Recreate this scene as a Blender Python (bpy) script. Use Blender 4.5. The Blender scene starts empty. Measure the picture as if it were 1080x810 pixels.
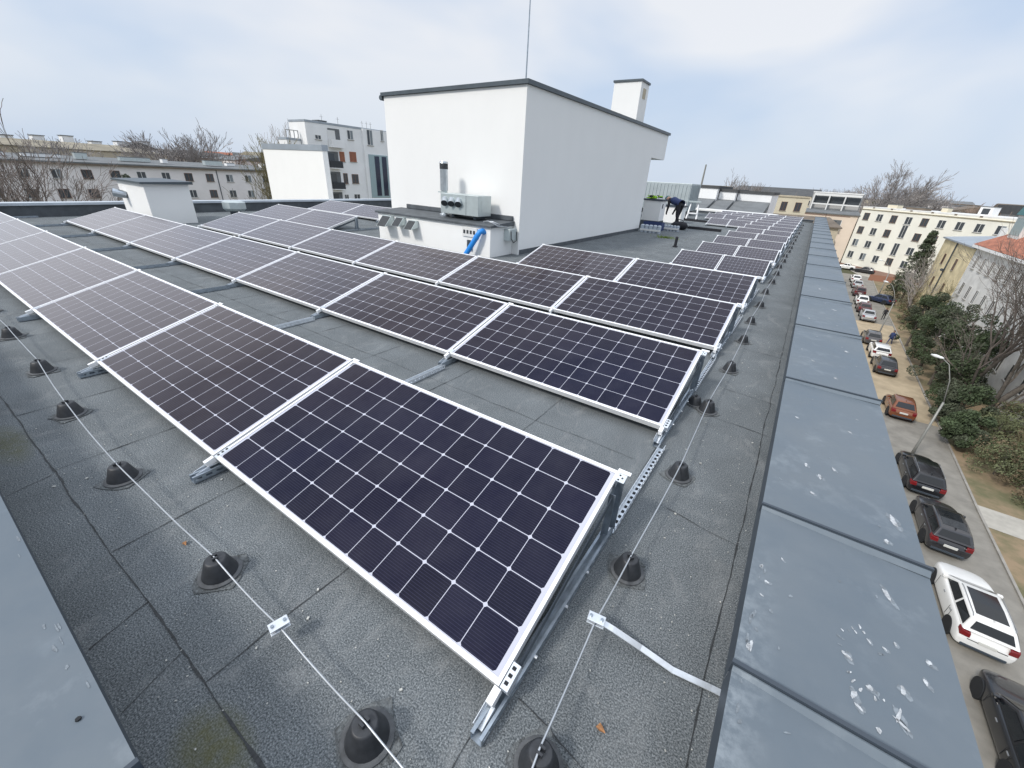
import bpy, bmesh, math, random
from mathutils import Vector, Matrix, noise
R = math.radians
sc = bpy.context.scene
COL = sc.collection
G = -14.5            # street level; the roof deck is z = 0

# ------------------------------------------------------------------ camera
cam = bpy.data.cameras.new('camera'); camo = bpy.data.objects.new('camera', cam); COL.objects.link(camo)
camo.location = (0.389, -0.632, 1.584)
camo.rotation_euler = (R(63.028), R(-3.063), R(34.376))
cam.sensor_width = 36; cam.lens = 14.37; cam.clip_start = 0.02; cam.clip_end = 6000
sc.camera = camo

# ------------------------------------------------------------------ sky and sun
SUN_EL, SUN_AZ = 42, 205      # azimuth the sun stands at, clockwise from +Y
w = bpy.data.worlds.new('World'); sc.world = w; w.use_nodes = True
nt = w.node_tree; N = nt.nodes; Lk = nt.links; N.clear()
def wn(t, **k):
    n = N.new(t)
    for a, b in k.items(): setattr(n, a, b)
    return n
out = wn('ShaderNodeOutputWorld'); bg1 = wn('ShaderNodeBackground'); bg2 = wn('ShaderNodeBackground'); mx = wn('ShaderNodeMixShader')
sky = wn('ShaderNodeTexSky', sky_type='NISHITA', sun_disc=False)
sky.sun_elevation = R(SUN_EL); sky.sun_rotation = R(SUN_AZ); sky.air_density = 1.2; sky.dust_density = 1.5; sky.ozone_density = 1
Lk.new(sky.outputs[0], bg1.inputs[0]); bg1.inputs[1].default_value = 0.10
tc = wn('ShaderNodeTexCoord'); mp = wn('ShaderNodeMapping'); mp.inputs['Location'].default_value = (.35, .8, .1); mp.inputs['Scale'].default_value = (1.2, 1.2, 2.6)
Lk.new(tc.outputs['Generated'], mp.inputs[0])
nz = wn('ShaderNodeTexNoise'); nz.inputs['Scale'].default_value = 1.5; nz.inputs['Detail'].default_value = 4; nz.inputs['Roughness'].default_value = .46; nz.inputs['Distortion'].default_value = .3
Lk.new(mp.outputs[0], nz.inputs[0])
cr = wn('ShaderNodeValToRGB'); cr.color_ramp.elements[0].position = .38; cr.color_ramp.elements[1].position = .58
cr.color_ramp.elements[0].color = (.545, .66, .84, 1); cr.color_ramp.elements[1].color = (.84, .86, .905, 1)
Lk.new(nz.outputs[0], cr.inputs[0])
sp = wn('ShaderNodeSeparateXYZ'); Lk.new(tc.outputs['Generated'], sp.inputs[0])
gr = wn('ShaderNodeMapRange'); gr.inputs[1].default_value = .40; gr.inputs[2].default_value = .95; gr.inputs[3].default_value = 1.0; gr.inputs[4].default_value = 1.75
Lk.new(sp.outputs[2], gr.inputs[0])
hz = wn('ShaderNodeMapRange'); hz.inputs[1].default_value = 0.0; hz.inputs[2].default_value = .22; hz.inputs[3].default_value = .75; hz.inputs[4].default_value = 0
Lk.new(sp.outputs[2], hz.inputs[0])
mc = wn('ShaderNodeMix', data_type='RGBA'); Lk.new(hz.outputs[0], mc.inputs[0]); Lk.new(cr.outputs[0], mc.inputs[6]); mc.inputs[7].default_value = (.60, .70, .845, 1)
Lk.new(mc.outputs[2], bg2.inputs[0]); Lk.new(gr.outputs[0], bg2.inputs[1])
mx.inputs[0].default_value = .90
Lk.new(bg1.outputs[0], mx.inputs[1]); Lk.new(bg2.outputs[0], mx.inputs[2]); Lk.new(mx.outputs[0], out.inputs[0])
sl = bpy.data.lights.new('sun', 'SUN'); sl.energy = 2.35; sl.angle = R(9); sl.color = (1, .955, .90)
so = bpy.data.objects.new('sun', sl); COL.objects.link(so)
az = R(SUN_AZ); el = R(SUN_EL)
sd = Vector((math.sin(az)*math.cos(el), math.cos(az)*math.cos(el), math.sin(el)))
so.rotation_euler = sd.to_track_quat('Z', 'Y').to_euler(); so.location = (-5, -5, 30)
sc.view_settings.view_transform = 'Standard'; sc.view_settings.look = 'None'
sc.view_settings.exposure = 0.08; sc.view_settings.gamma = 1; sc.view_settings.use_curve_mapping = False

# ------------------------------------------------------------------ materials
M = {}
def mat(name, col, rough=.7, metal=0, var=0.0, scale=5, bump=0.0, bscale=60, spec=.5, coat=0, stretch=(1, 1, 1), col2=None, lo=.35, hi=.65):
    m = bpy.data.materials.new(name); m.use_nodes = True; M[name] = m
    n = m.node_tree.nodes; l = m.node_tree.links; b = n['Principled BSDF']
    b.inputs['Roughness'].default_value = rough; b.inputs['Metallic'].default_value = metal
    b.inputs['Specular IOR Level'].default_value = spec; b.inputs['Coat Weight'].default_value = coat; b.inputs['Coat Roughness'].default_value = .05
    b.inputs['Base Color'].default_value = (*col, 1)
    if var or col2 or bump:
        t = n.new('ShaderNodeTexCoord'); mpp = n.new('ShaderNodeMapping'); mpp.inputs['Scale'].default_value = stretch
        l.new(t.outputs['Object'], mpp.inputs[0])
    if var or col2:
        z = n.new('ShaderNodeTexNoise'); z.inputs['Scale'].default_value = scale; z.inputs['Detail'].default_value = 7; z.inputs['Roughness'].default_value = .62
        l.new(mpp.outputs[0], z.inputs[0])
        r = n.new('ShaderNodeValToRGB'); r.color_ramp.elements[0].position = lo; r.color_ramp.elements[1].position = hi
        c2 = col2 or tuple(min(1, c*(1+var)) for c in col); c1 = col if col2 else tuple(c*(1-var) for c in col)
        r.color_ramp.elements[0].color = (*c1, 1); r.color_ramp.elements[1].color = (*c2, 1)
        l.new(z.outputs[0], r.inputs[0]); l.new(r.outputs[0], b.inputs['Base Color'])
    if bump:
        z2 = n.new('ShaderNodeTexNoise'); z2.inputs['Scale'].default_value = bscale; z2.inputs['Detail'].default_value = 4
        l.new(mpp.outputs[0], z2.inputs[0]); bp = n.new('ShaderNodeBump'); bp.inputs['Strength'].default_value = bump; bp.inputs['Distance'].default_value = .02
        l.new(z2.outputs[0], bp.inputs['Height']); l.new(bp.outputs[0], b.inputs['Normal'])
    return m
def nm(m, t, **k):
    n = m.node_tree.nodes.new(t)
    for a, b in k.items(): setattr(n, a, b)
    return n
def lnk(m, a, b): m.node_tree.links.new(a, b)
def mth(m, op, a, b=None, c=None):
    n = m.node_tree.nodes.new('ShaderNodeMath'); n.operation = op
    for i, v in enumerate((a, b, c)):
        if v is None: continue
        if isinstance(v, (int, float)): n.inputs[i].default_value = v
        else: m.node_tree.links.new(v, n.inputs[i])
    return n.outputs[0]

# bitumen felt: mineral grains, dust, moss in the damp corner
def felt():
    m = mat('roof_felt', (.1, .1, .1), .92); b = m.node_tree.nodes['Principled BSDF']
    b.inputs['Specular IOR Level'].default_value = .08
    t = nm(m, 'ShaderNodeTexCoord'); o = t.outputs['Object']
    g = nm(m, 'ShaderNodeTexNoise'); g.inputs['Scale'].default_value = 175; g.inputs['Detail'].default_value = 4; g.inputs['Roughness'].default_value = .7; lnk(m, o, g.inputs[0])
    r = nm(m, 'ShaderNodeValToRGB'); e = r.color_ramp.elements; e[0].position = .36; e[0].color = (.052, .060, .065, 1); e[1].position = .66; e[1].color = (.295, .317, .328, 1)
    x = e.new(.5); x.color = (.138, .152, .159, 1); lnk(m, g.outputs[0], r.inputs[0])
    # broad weathering
    b1 = nm(m, 'ShaderNodeTexNoise'); b1.inputs['Scale'].default_value = 1.7; b1.inputs['Detail'].default_value = 8; b1.inputs['Roughness'].default_value = .68; b1.inputs['Distortion'].default_value = .6; lnk(m, o, b1.inputs[0])
    rb = nm(m, 'ShaderNodeMapRange'); rb.inputs[1].default_value = .3; rb.inputs[2].default_value = .7; rb.inputs[3].default_value = .86; rb.inputs[4].default_value = 1.22; lnk(m, b1.outputs[0], rb.inputs[0])
    mu = nm(m, 'ShaderNodeMix', data_type='RGBA', blend_type='MULTIPLY'); mu.inputs[0].default_value = 1; lnk(m, r.outputs[0], mu.inputs[6]); lnk(m, rb.outputs[0], mu.inputs[7])
    # dried puddle dust, pale
    d = nm(m, 'ShaderNodeTexNoise'); d.inputs['Scale'].default_value = 2.3; d.inputs['Detail'].default_value = 10; d.inputs['Roughness'].default_value = .74; d.inputs['Distortion'].default_value = 1.5
    mp2 = nm(m, 'ShaderNodeMapping'); mp2.inputs['Location'].default_value = (4.2, 1.3, 0); mp2.inputs['Scale'].default_value = (1.6, .8, 1); lnk(m, o, mp2.inputs[0]); lnk(m, mp2.outputs[0], d.inputs[0])
    dr = nm(m, 'ShaderNodeMapRange'); dr.inputs[1].default_value = .53; dr.inputs[2].default_value = .68; dr.inputs[4].default_value = .30; lnk(m, d.outputs[0], dr.inputs[0])
    m2 = nm(m, 'ShaderNodeMix', data_type='RGBA'); lnk(m, dr.outputs[0], m2.inputs[0]); lnk(m, mu.outputs[2], m2.inputs[6]); m2.inputs[7].default_value = (.34, .345, .34, 1)
    # moss patches at two damp places beside the front parapet
    s = nm(m, 'ShaderNodeSeparateXYZ'); lnk(m, o, s.inputs[0])
    tot = None
    for (cx, cy, rx, ry, k) in ((-3.15, -.62, .34, .10, .6), (-.62, -.60, .18, .11, .8)):
        dx = mth(m, 'DIVIDE', mth(m, 'SUBTRACT', s.outputs[0], cx), rx); dy = mth(m, 'DIVIDE', mth(m, 'SUBTRACT', s.outputs[1], cy), ry)
        q = mth(m, 'SUBTRACT', 1, mth(m, 'ADD', mth(m, 'MULTIPLY', dx, dx), mth(m, 'MULTIPLY', dy, dy)))
        q = mth(m, 'MULTIPLY', mth(m, 'MAXIMUM', q, 0), k); tot = q if tot is None else mth(m, 'MAXIMUM', tot, q)
    mn = nm(m, 'ShaderNodeTexNoise'); mn.inputs['Scale'].default_value = 24; mn.inputs['Detail'].default_value = 6; lnk(m, o, mn.inputs[0])
    mm = mth(m, 'MULTIPLY', tot, mth(m, 'MULTIPLY', mn.outputs[0], 1.5)); mm.node.use_clamp = True
    m3 = nm(m, 'ShaderNodeMix', data_type='RGBA'); lnk(m, mm, m3.inputs[0]); lnk(m, m2.outputs[2], m3.inputs[6]); m3.inputs[7].default_value = (.115, .112, .042, 1)
    lnk(m, m3.outputs[2], b.inputs['Base Color'])
    bp = nm(m, 'ShaderNodeBump'); bp.inputs['Strength'].default_value = .55; bp.inputs['Distance'].default_value = .006; lnk(m, g.outputs[0], bp.inputs['Height']); lnk(m, bp.outputs[0], b.inputs['Normal'])
felt()
# photovoltaic glass: UV runs in cell units
def pv():
    m = mat('solar_cells', (.01, .01, .03), .09); b = m.node_tree.nodes['Principled BSDF']
    u = nm(m, 'ShaderNodeUVMap'); s = nm(m, 'ShaderNodeSeparateXYZ'); lnk(m, u.outputs[0], s.inputs[0]); U, V = s.outputs[0], s.outputs[1]
    dx = mth(m, 'PINGPONG', mth(m, 'ADD', U, 20), .5); dy = mth(m, 'PINGPONG', mth(m, 'ADD', V, 20), .5)
    lines = mth(m, 'MAXIMUM', mth(m, 'LESS_THAN', dx, .0095), mth(m, 'LESS_THAN', dy, .011))
    dia = mth(m, 'LESS_THAN', mth(m, 'ADD', dx, dy), .074)
    at = nm(m, 'ShaderNodeAttribute', attribute_name='cells', attribute_type='OBJECT')
    edge = mth(m, 'MAXIMUM', mth(m, 'MAXIMUM', mth(m, 'LESS_THAN', U, 0), mth(m, 'LESS_THAN', V, 0)), mth(m, 'MAXIMUM', mth(m, 'GREATER_THAN', U, 12), mth(m, 'GREATER_THAN', V, 6)))
    white = mth(m, 'MAXIMUM', mth(m, 'MAXIMUM', lines, dia), edge)
    fing = mth(m, 'MULTIPLY', mth(m, 'LESS_THAN', mth(m, 'PINGPONG', mth(m, 'ADD', mth(m, 'MULTIPLY', V, 14), 280.5), .5), .07), .8)
    wn_ = nm(m, 'ShaderNodeTexWhiteNoise', noise_dimensions='2D'); cb = nm(m, 'ShaderNodeCombineXYZ')
    lnk(m, mth(m, 'FLOOR', U), cb.inputs[0]); lnk(m, mth(m, 'FLOOR', V), cb.inputs[1]); lnk(m, cb.outputs[0], wn_.inputs[0])
    c0 = nm(m, 'ShaderNodeMix', data_type='RGBA'); lnk(m, wn_.outputs[0], c0.inputs[0]); c0.inputs[6].default_value = (.0035, .0038, .0145, 1); c0.inputs[7].default_value = (.006, .006, .021, 1)
    c1 = nm(m, 'ShaderNodeMix', data_type='RGBA'); lnk(m, fing, c1.inputs[0]); lnk(m, c0.outputs[2], c1.inputs[6]); c1.inputs[7].default_value = (.032, .032, .066, 1)
    c2 = nm(m, 'ShaderNodeMix', data_type='RGBA'); lnk(m, white, c2.inputs[0]); lnk(m, c1.outputs[2], c2.inputs[6]); c2.inputs[7].default_value = (.50, .51, .58, 1)
    # anti-reflection film: navy face-on, brownish from the side, as real cells show
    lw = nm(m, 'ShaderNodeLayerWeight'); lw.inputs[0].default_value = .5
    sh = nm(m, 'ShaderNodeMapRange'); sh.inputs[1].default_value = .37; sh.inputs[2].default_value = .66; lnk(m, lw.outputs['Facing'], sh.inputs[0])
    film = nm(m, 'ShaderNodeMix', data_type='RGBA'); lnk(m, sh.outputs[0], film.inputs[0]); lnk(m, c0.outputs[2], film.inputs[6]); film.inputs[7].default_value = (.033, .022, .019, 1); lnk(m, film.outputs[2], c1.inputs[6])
    gz = nm(m, 'ShaderNodeMapRange'); gz.inputs[1].default_value = .55; gz.inputs[2].default_value = .95; gz.inputs[4].default_value = .46; lnk(m, lw.outputs['Facing'], gz.inputs[0])  # pale sky sheen put into the base colour at grazing views
    # uneven dust film, with the painted sky sheen added over it
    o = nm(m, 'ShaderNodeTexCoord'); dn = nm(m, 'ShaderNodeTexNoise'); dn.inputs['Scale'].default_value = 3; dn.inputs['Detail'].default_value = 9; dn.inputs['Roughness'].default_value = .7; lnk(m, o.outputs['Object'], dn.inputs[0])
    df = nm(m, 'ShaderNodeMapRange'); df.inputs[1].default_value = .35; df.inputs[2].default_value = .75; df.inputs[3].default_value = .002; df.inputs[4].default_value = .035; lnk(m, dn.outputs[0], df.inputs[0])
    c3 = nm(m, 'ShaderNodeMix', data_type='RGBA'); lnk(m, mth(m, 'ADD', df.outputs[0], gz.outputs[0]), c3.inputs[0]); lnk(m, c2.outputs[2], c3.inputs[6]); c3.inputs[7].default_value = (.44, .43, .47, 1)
    lnk(m, c3.outputs[2], b.inputs['Base Color'])
    rr = nm(m, 'ShaderNodeMapRange'); rr.inputs[3].default_value = .05; rr.inputs[4].default_value = .16; lnk(m, dn.outputs[0], rr.inputs[0]); lnk(m, rr.outputs[0], b.inputs['Roughness'])
    b.inputs['IOR'].default_value = 1.5; b.inputs['Specular IOR Level'].default_value = .14
pv()
mat('aluminium', (.90, .905, .91), .42, .12, var=.04, scale=12)
mat('frame_side', (.76, .77, .78), .45, .3, var=.06, scale=12)
mat('galvanised', (.36, .41, .46), .40, .75, var=.22, scale=16)
mat('bright_zinc', (.74, .78, .82), .33, .6, var=.10, scale=22)
mat('dark_hole', (.012, .014, .017), .8)
def sheet():
    m = mat('coated_sheet', (.165, .195, .218), .36, .1, spec=.35); b = m.node_tree.nodes['Principled BSDF']; t = nm(m, 'ShaderNodeTexCoord'); o = t.outputs['Object']
    def nz_(sc_, det=6, st=(1, 1, 1)):
        mp_ = nm(m, 'ShaderNodeMapping'); mp_.inputs['Scale'].default_value = st; lnk(m, o, mp_.inputs[0]); n_ = nm(m, 'ShaderNodeTexNoise'); n_.inputs['Scale'].default_value = sc_; n_.inputs['Detail'].default_value = det; n_.inputs['Roughness'].default_value = .65; lnk(m, mp_.outputs[0], n_.inputs[0]); return n_.outputs[0]
    def rng(v, a, b_, c, d): r_ = nm(m, 'ShaderNodeMapRange'); r_.inputs[1].default_value = a; r_.inputs[2].default_value = b_; r_.inputs[3].default_value = c; r_.inputs[4].default_value = d; lnk(m, v, r_.inputs[0]); return r_.outputs[0]
    a = nm(m, 'ShaderNodeMix', data_type='RGBA'); lnk(m, rng(nz_(1.6), .35, .65, 0, 1), a.inputs[0]); a.inputs[6].default_value = (.118, .148, .176, 1); a.inputs[7].default_value = (.150, .176, .197, 1)
    # pale bloom in washed-out blotches
    bl = mth(m, 'MULTIPLY', rng(nz_(7, 9), .52, .70, 0, .42), rng(nz_(2.1, 3), .45, .6, 0, 1))
    s_ = nm(m, 'ShaderNodeSeparateXYZ'); lnk(m, o, s_.inputs[0])
    # chalky wear along the inner lip of the nearest sheets
    wear = mth(m, 'MULTIPLY', mth(m, 'MULTIPLY', rng(s_.outputs[0], .595, .70, 1, 0), rng(s_.outputs[1], .35, 1.0, 1, 0)), mth(m, 'MULTIPLY', rng(nz_(26, 8), .42, .62, 0, .75), mth(m, 'GREATER_THAN', s_.outputs[0], .57)))
    f_ = mth(m, 'MAXIMUM', bl, wear)
    c_ = nm(m, 'ShaderNodeMix', data_type='RGBA'); lnk(m, f_, c_.inputs[0]); lnk(m, a.outputs[2], c_.inputs[6]); c_.inputs[7].default_value = (.26, .295, .32, 1); lnk(m, c_.outputs[2], b.inputs['Base Color'])
    lnk(m, rng(nz_(3.2, 8), .3, .7, .36, .60), b.inputs['Roughness'])
    bp = nm(m, 'ShaderNodeBump'); bp.inputs['Strength'].default_value = .35; bp.inputs['Distance'].default_value = .03; lnk(m, nz_(2.6, 3), bp.inputs['Height']); lnk(m, bp.outputs[0], b.inputs['Normal'])
sheet()
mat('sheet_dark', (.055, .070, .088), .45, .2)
mat('dropping', (.42, .44, .455), .9, var=.38, scale=55, bump=.4)
mat('dropping_thin', (.185, .212, .235), .8, var=.3, scale=60)
mat('white_cap', (.50, .55, .60), .45, .15, var=.08, scale=2)
mat('black_plastic', (.030, .033, .038), .5, var=.25, scale=30)
mat('rubber_ring', (.085, .09, .095), .7, var=.25, scale=25)
mat('felt_patch', (.12, .13, .133), .93, var=.55, scale=70, bump=.5, bscale=170)
mat('tar', (.034, .037, .039), .75, var=.4, scale=90)
mat('dusty', (.20, .20, .19), .95, var=.3, scale=60)
mat('wire', (.50, .53, .56), .38, .55, var=.1, scale=9)
mat('render_white', (.86, .86, .84), .93, var=.012, scale=1.4, bump=.25, bscale=190, stretch=(1, 1, .6))
mat('render_patch', (.80, .81, .80), .93, var=.02, scale=2)
mat('membrane', (.085, .096, .106), .68, var=.22, scale=5, bump=.12, bscale=60)
mat('fascia', (.085, .105, .120), .45, .3, var=.12, scale=4)
mat('steel_duct', (.50, .54, .57), .30, .75, var=.12, scale=9)
mat('vent_box', (.53, .59, .59), .38, .45, var=.06, scale=5)
mat('blue_pipe', (.02, .25, .72), .45, var=.1, scale=15)
mat('mesh_dark', (.035, .04, .045), .7, var=.5, scale=45)
mat('leaf_brown', (.32, .16, .07), .8, var=.3, scale=60)
mat('chip', (.48, .48, .45), .9, var=.3, scale=40)
def wall(name, c, **k): return mat(name, c, .92, var=k.get('var', .05), scale=k.get('scale', .35), bump=.1, bscale=30)
wall('wall_pinkgrey', (.76, .73, .715)); wall('wall_white', (.83, .835, .83)); wall('wall_yellow', (.80, .785, .70)); wall('wall_cream', (.66, .60, .46))
wall('wall_peach', (.72, .61, .50)); wall('wall_ochre', (.70, .60, .38), var=.22, scale=.5); wall('wall_offwhite', (.68, .68, .66), var=.14, scale=.6); wall('wall_plinth', (.29, .19, .15))
wall('wall_greyish', (.40, .40, .39)); wall('wall_sand', (.50, .44, .33)); wall('wall_brick', (.30, .15, .10))
mat('roof_grey', (.15, .16, .165), .85, var=.18, scale=.6); mat('roof_darkfelt', (.075, .078, .08), .9, var=.2, scale=.5); mat('roof_brown', (.16, .13, .10), .9, var=.2, scale=.5)
mat('roof_tan', (.25, .225, .17), .9, var=.25, scale=.15); mat('roof_metal', (.34, .38, .42), .45, .3, var=.1, scale=.7)
mat('roof_tile', (.36, .14, .085), .8, var=.30, scale=.9, bump=.5, bscale=7, stretch=(1, 3.2, 1))
mat('pane', (.06, .07, .08), .12); mat('pane_light', (.20, .23, .25), .18); mat('win_white', (.72, .72, .70), .5); mat('win_brown', (.16, .08, .05), .6)
mat('shutter', (.36, .13, .065), .7, var=.1, scale=3)
mat('curtain_grey', (.33, .37, .38), .6); mat('dark_blue_glass', (.018, .026, .055), .1)
mat('teal', (.05, .20, .22), .4); mat('glass_green', (.30, .40, .42), .2)
mat('bark', (.105, .092, .078), .95, var=.35, scale=5); mat('bark_grey', (.17, .15, .135), .95, var=.3, scale=2); mat('twig', (.17, .142, .125), .95); mat('twig_grey', (.30, .275, .26), .95); mat('twig_warm', (.24, .18, .145), .95)
mat('twig_olive', (.19, .165, .085), .95)
mat('leaf_conifer', (.060, .085, .040), .8, var=.5, scale=1.3); mat('leaf_fir', (.080, .095, .060), .85, var=.4, scale=1.2); mat('leaf_bush', (.125, .14, .07), .85, var=.4, scale=1.3); mat('leaf_mistle', (.10, .11, .045), .85)
mat('leaf_dry', (.15, .115, .07), .9, var=.35, scale=1.6)
mat('ground_far', (.17, .155, .12), 1, spec=0, col2=(.10, .105, .065), scale=.05, lo=.4, hi=.6)
mat('asphalt', (.235, .222, .195), .93, var=.16, scale=.9, bump=.2, bscale=12)
mat('ochre_paving', (.40, .325, .22), .93, var=.16, scale=.8)
mat('verge', (.27, .20, .125), .97, col2=(.13, .125, .065), scale=.45, bump=.5, bscale=5, lo=.42, hi=.62)
mat('paving', (.40, .38, .335), .93, var=.12, scale=1.5)
mat('kerb', (.30, .285, .255), .93, var=.12, scale=2)
for nm_, c in dict(white=(.78, .78, .76), black=(.010, .011, .014), grey=(.085, .082, .083), silver=(.42, .43, .44), copper=(.20, .062, .020), darkred=(.085, .030, .032), blue=(.018, .030, .075), anthracite=(.030, .030, .034)).items():
    mat('paint_'+nm_, c, .28, .25 if nm_ != 'white' else 0, coat=.7)
mat('car_glass', (.012, .015, .018), .06); mat('tyre', (.016, .016, .017), .85); mat('rim', (.35, .36, .37), .35, .7); mat('tail_lamp', (.17, .010, .012), .25); mat('plate', (.62, .62, .58), .5)
mat('lamp_grey', (.27, .27, .25), .5, .4); mat('lamp_head', (.74, .76, .76), .4)
mat('bag_black', (.012, .013, .018), .7); mat('hi_vis', (.42, .75, .05), .7); mat('weed', (.19, .27, .05), .9); mat('cloth_blue', (.03, .05, .14), .8); mat('container', (.42, .47, .48), .5, .3, var=.08, scale=2)
mat('skin', (.55, .33, .24), .6); mat('hair', (.03, .02, .015), .8); mat('cloth_dark', (.018, .018, .022), .85)
mat('clear_plastic', (.45, .50, .56), .25); mat('green_cable', (.16, .30, .10), .6)

# ------------------------------------------------------------------ mesh builder
class MB:
    def __init__(s): s.v = []; s.f = []; s.m = []; s.mats = []; s.uv = {}
    def mi(s, m):
        if m not in s.mats: s.mats.append(m)
        return s.mats.index(m)
    def poly(s, pts, m, uv=None):
        b = len(s.v); s.v += [tuple(p) for p in pts]; s.f.append(tuple(range(b, b+len(pts)))); s.m.append(s.mi(m))
        if uv: s.uv[len(s.f)-1] = uv
    def box(s, x0, x1, y0, y1, z0, z1, m, mx=None, skip=()):
        P = [Vector(p) for p in ((x0, y0, z0), (x1, y0, z0), (x1, y1, z0), (x0, y1, z0), (x0, y0, z1), (x1, y0, z1), (x1, y1, z1), (x0, y1, z1))]
        if mx: P = [mx @ p for p in P]
        b = len(s.v); s.v += [tuple(p) for p in P]; k = s.mi(m)
        for i, f in enumerate(((0, 3, 2, 1), (4, 5, 6, 7), (0, 1, 5, 4), (1, 2, 6, 5), (2, 3, 7, 6), (3, 0, 4, 7))):
            if i in skip: continue
            s.f.append(tuple(b+j for j in f)); s.m.append(k)
        return s
    def hexa(s, P, m):   # 4 bottom (ccw from above), 4 top
        b = len(s.v); s.v += [tuple(p) for p in P]; k = s.mi(m)
        for f in ((0, 3, 2, 1), (4, 5, 6, 7), (0, 1, 5, 4), (1, 2, 6, 5), (2, 3, 7, 6), (3, 0, 4, 7)): s.f.append(tuple(b+j for j in f)); s.m.append(k)
        return s
    def prism(s, prof, a, b_, m, axis='x'):   # profile of (p,q) extruded along axis
        def pt(t, p, q): return {'x': (t, p, q), 'y': (p, t, q), 'z': (p, q, t)}[axis]
        b = len(s.v); n = len(prof); k = s.mi(m)
        s.v += [pt(a, *p) for p in prof]+[pt(b_, *p) for p in prof]
        for i in range(n): s.f.append((b+i, b+(i+1) % n, b+n+(i+1) % n, b+n+i)); s.m.append(k)
        s.f.append(tuple(b+i for i in reversed(range(n)))); s.m.append(k); s.f.append(tuple(b+n+i for i in range(n))); s.m.append(k)
        return s
    def tube(s, pts, rad, m, n=8, cap=True):
        pts = [Vector(p) for p in pts]; k = s.mi(m)
        if isinstance(rad, (int, float)): rad = [rad]*len(pts)
        b = len(s.v); up = None
        for i, p in enumerate(pts):
            d = (pts[min(i+1, len(pts)-1)]-pts[max(i-1, 0)])
            if d.length < 1e-9: d = Vector((0, 0, 1))
            d.normalize()
            if up is None: up = d.orthogonal().normalized()
            else:
                up = (up-d*up.dot(d)); up = up.normalized() if up.length > 1e-6 else d.orthogonal().normalized()
            q = d.cross(up)
            for j in range(n):
                a = 2*math.pi*j/n; s.v.append(tuple(p+(up*math.cos(a)+q*math.sin(a))*rad[i]))
        for i in range(len(pts)-1):
            for j in range(n): s.f.append((b+i*n+j, b+i*n+(j+1) % n, b+(i+1)*n+(j+1) % n, b+(i+1)*n+j)); s.m.append(k)
        if cap:
            s.f.append(tuple(b+j for j in reversed(range(n)))); s.m.append(k)
            e = b+(len(pts)-1)*n; s.f.append(tuple(e+j for j in range(n))); s.m.append(k)
        return s
    def build(s, name, parent=None, loc=None, smooth=False, bevel=0, seg=2):
        me = bpy.data.meshes.new(name); me.from_pydata(s.v, [], s.f); me.update()
        for m in s.mats: me.materials.append(M[m])
        me.polygons.foreach_set('material_index', s.m)
        if s.uv:
            l = me.uv_layers.new(name='UVMap')
            for fi, uv in s.uv.items():
                for li, c in zip(me.polygons[fi].loop_indices, uv): l.data[li].uv = c
        if smooth: me.polygons.foreach_set('use_smooth', [True]*len(me.polygons))
        o = bpy.data.objects.new(name, me); COL.objects.link(o)
        if parent: o.parent = parent
        if loc: o.location = loc
        if bevel:
            md = o.modifiers.new('bevel', 'BEVEL'); md.width = bevel; md.segments = seg; md.limit_method = 'ANGLE'; md.angle_limit = R(35)
        return o
def tag(o, label=None, cat=None, group=None, kind=None):
    if label: o['label'] = label
    if cat: o['category'] = cat
    if group: o['group'] = group
    if kind: o['kind'] = kind
    return o
def thing(name, label, cat, loc=(0, 0, 0), rz=0, group=None):
    o = bpy.data.objects.new(name, None); COL.objects.link(o); o.location = loc; o.rotation_euler = (0, 0, rz); o.empty_display_size = .2
    return tag(o, label, cat, group)
KIDS = {}
def note(o):
    for c in [x for x in bpy.data.objects if x.parent is not None]: KIDS.setdefault(c.parent.name, [])
def kids_index():
    d = {}
    for o in bpy.data.objects:
        if o.parent: d.setdefault(o.parent.name, []).append(o)
    return d
def copy_tree(o, kids, parent=None):
    c = o.copy(); COL.objects.link(c)
    if parent: c.parent = parent
    for ch in kids.get(o.name, []): copy_tree(ch, kids, c)
    return c
ORD = ['first', 'second', 'third', 'fourth', 'fifth', 'sixth', 'seventh', 'eighth', 'ninth', 'tenth', 'eleventh', 'twelfth', 'thirteenth', 'fourteenth', 'fifteenth', 'sixteenth', 'seventeenth', 'eighteenth', 'nineteenth', 'twentieth', 'twenty-first', 'twenty-second']

# ------------------------------------------------------------------ roof deck
NY = 32.0; WX = -15.95
b = MB(); b.poly([(WX, -.74, 0), (.64, -.74, 0), (.64, NY, 0), (WX, NY, 0)], 'roof_felt')
tag(b.build('roof_deck'), kind='structure')
# overlaps of the felt rolls: thin torched beads, wavering
rnd = random.Random(3)
def bead(b, p, q, w0=.007, m='tar', wav=.012, sd=0):
    p = Vector(p); q = Vector(q); n = max(2, int((q-p).length/.04)); d = (q-p).normalized(); s = Vector((-d.y, d.x, 0)); pr = None
    for i in range(n+1):
        c = p.lerp(q, i/n); c += s*(noise.noise((c.x*3.1+sd, c.y*3.1, sd*7.1))*wav*2+noise.noise((c.x*17, c.y*17, sd+5))*wav*.6)
        ww = w0*(.35+2.4*abs(noise.noise((c.x*7, c.y*7, sd+2)))+.35*abs(noise.noise((c.x*31, c.y*31, sd))))
        a1, a2 = c+s*ww/2, c-s*ww/2
        if pr: b.poly([(pr[0].x, pr[0].y, .0035), (pr[1].x, pr[1].y, .0035), (a2.x, a2.y, .0035), (a1.x, a1.y, .0035)], m)
        pr = (a1, a2)
b = MB()
bead(b, (-8, -.535, 0), (.2, -.535, 0), .006, wav=.006, sd=1); bead(b, (.565, -.5, 0), (.56, NY, 0), .0055, wav=.006, sd=2)
bead(b, (-.005, -.5, 0), (-.02, 8, 0), .0045, wav=.008, sd=3)
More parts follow.
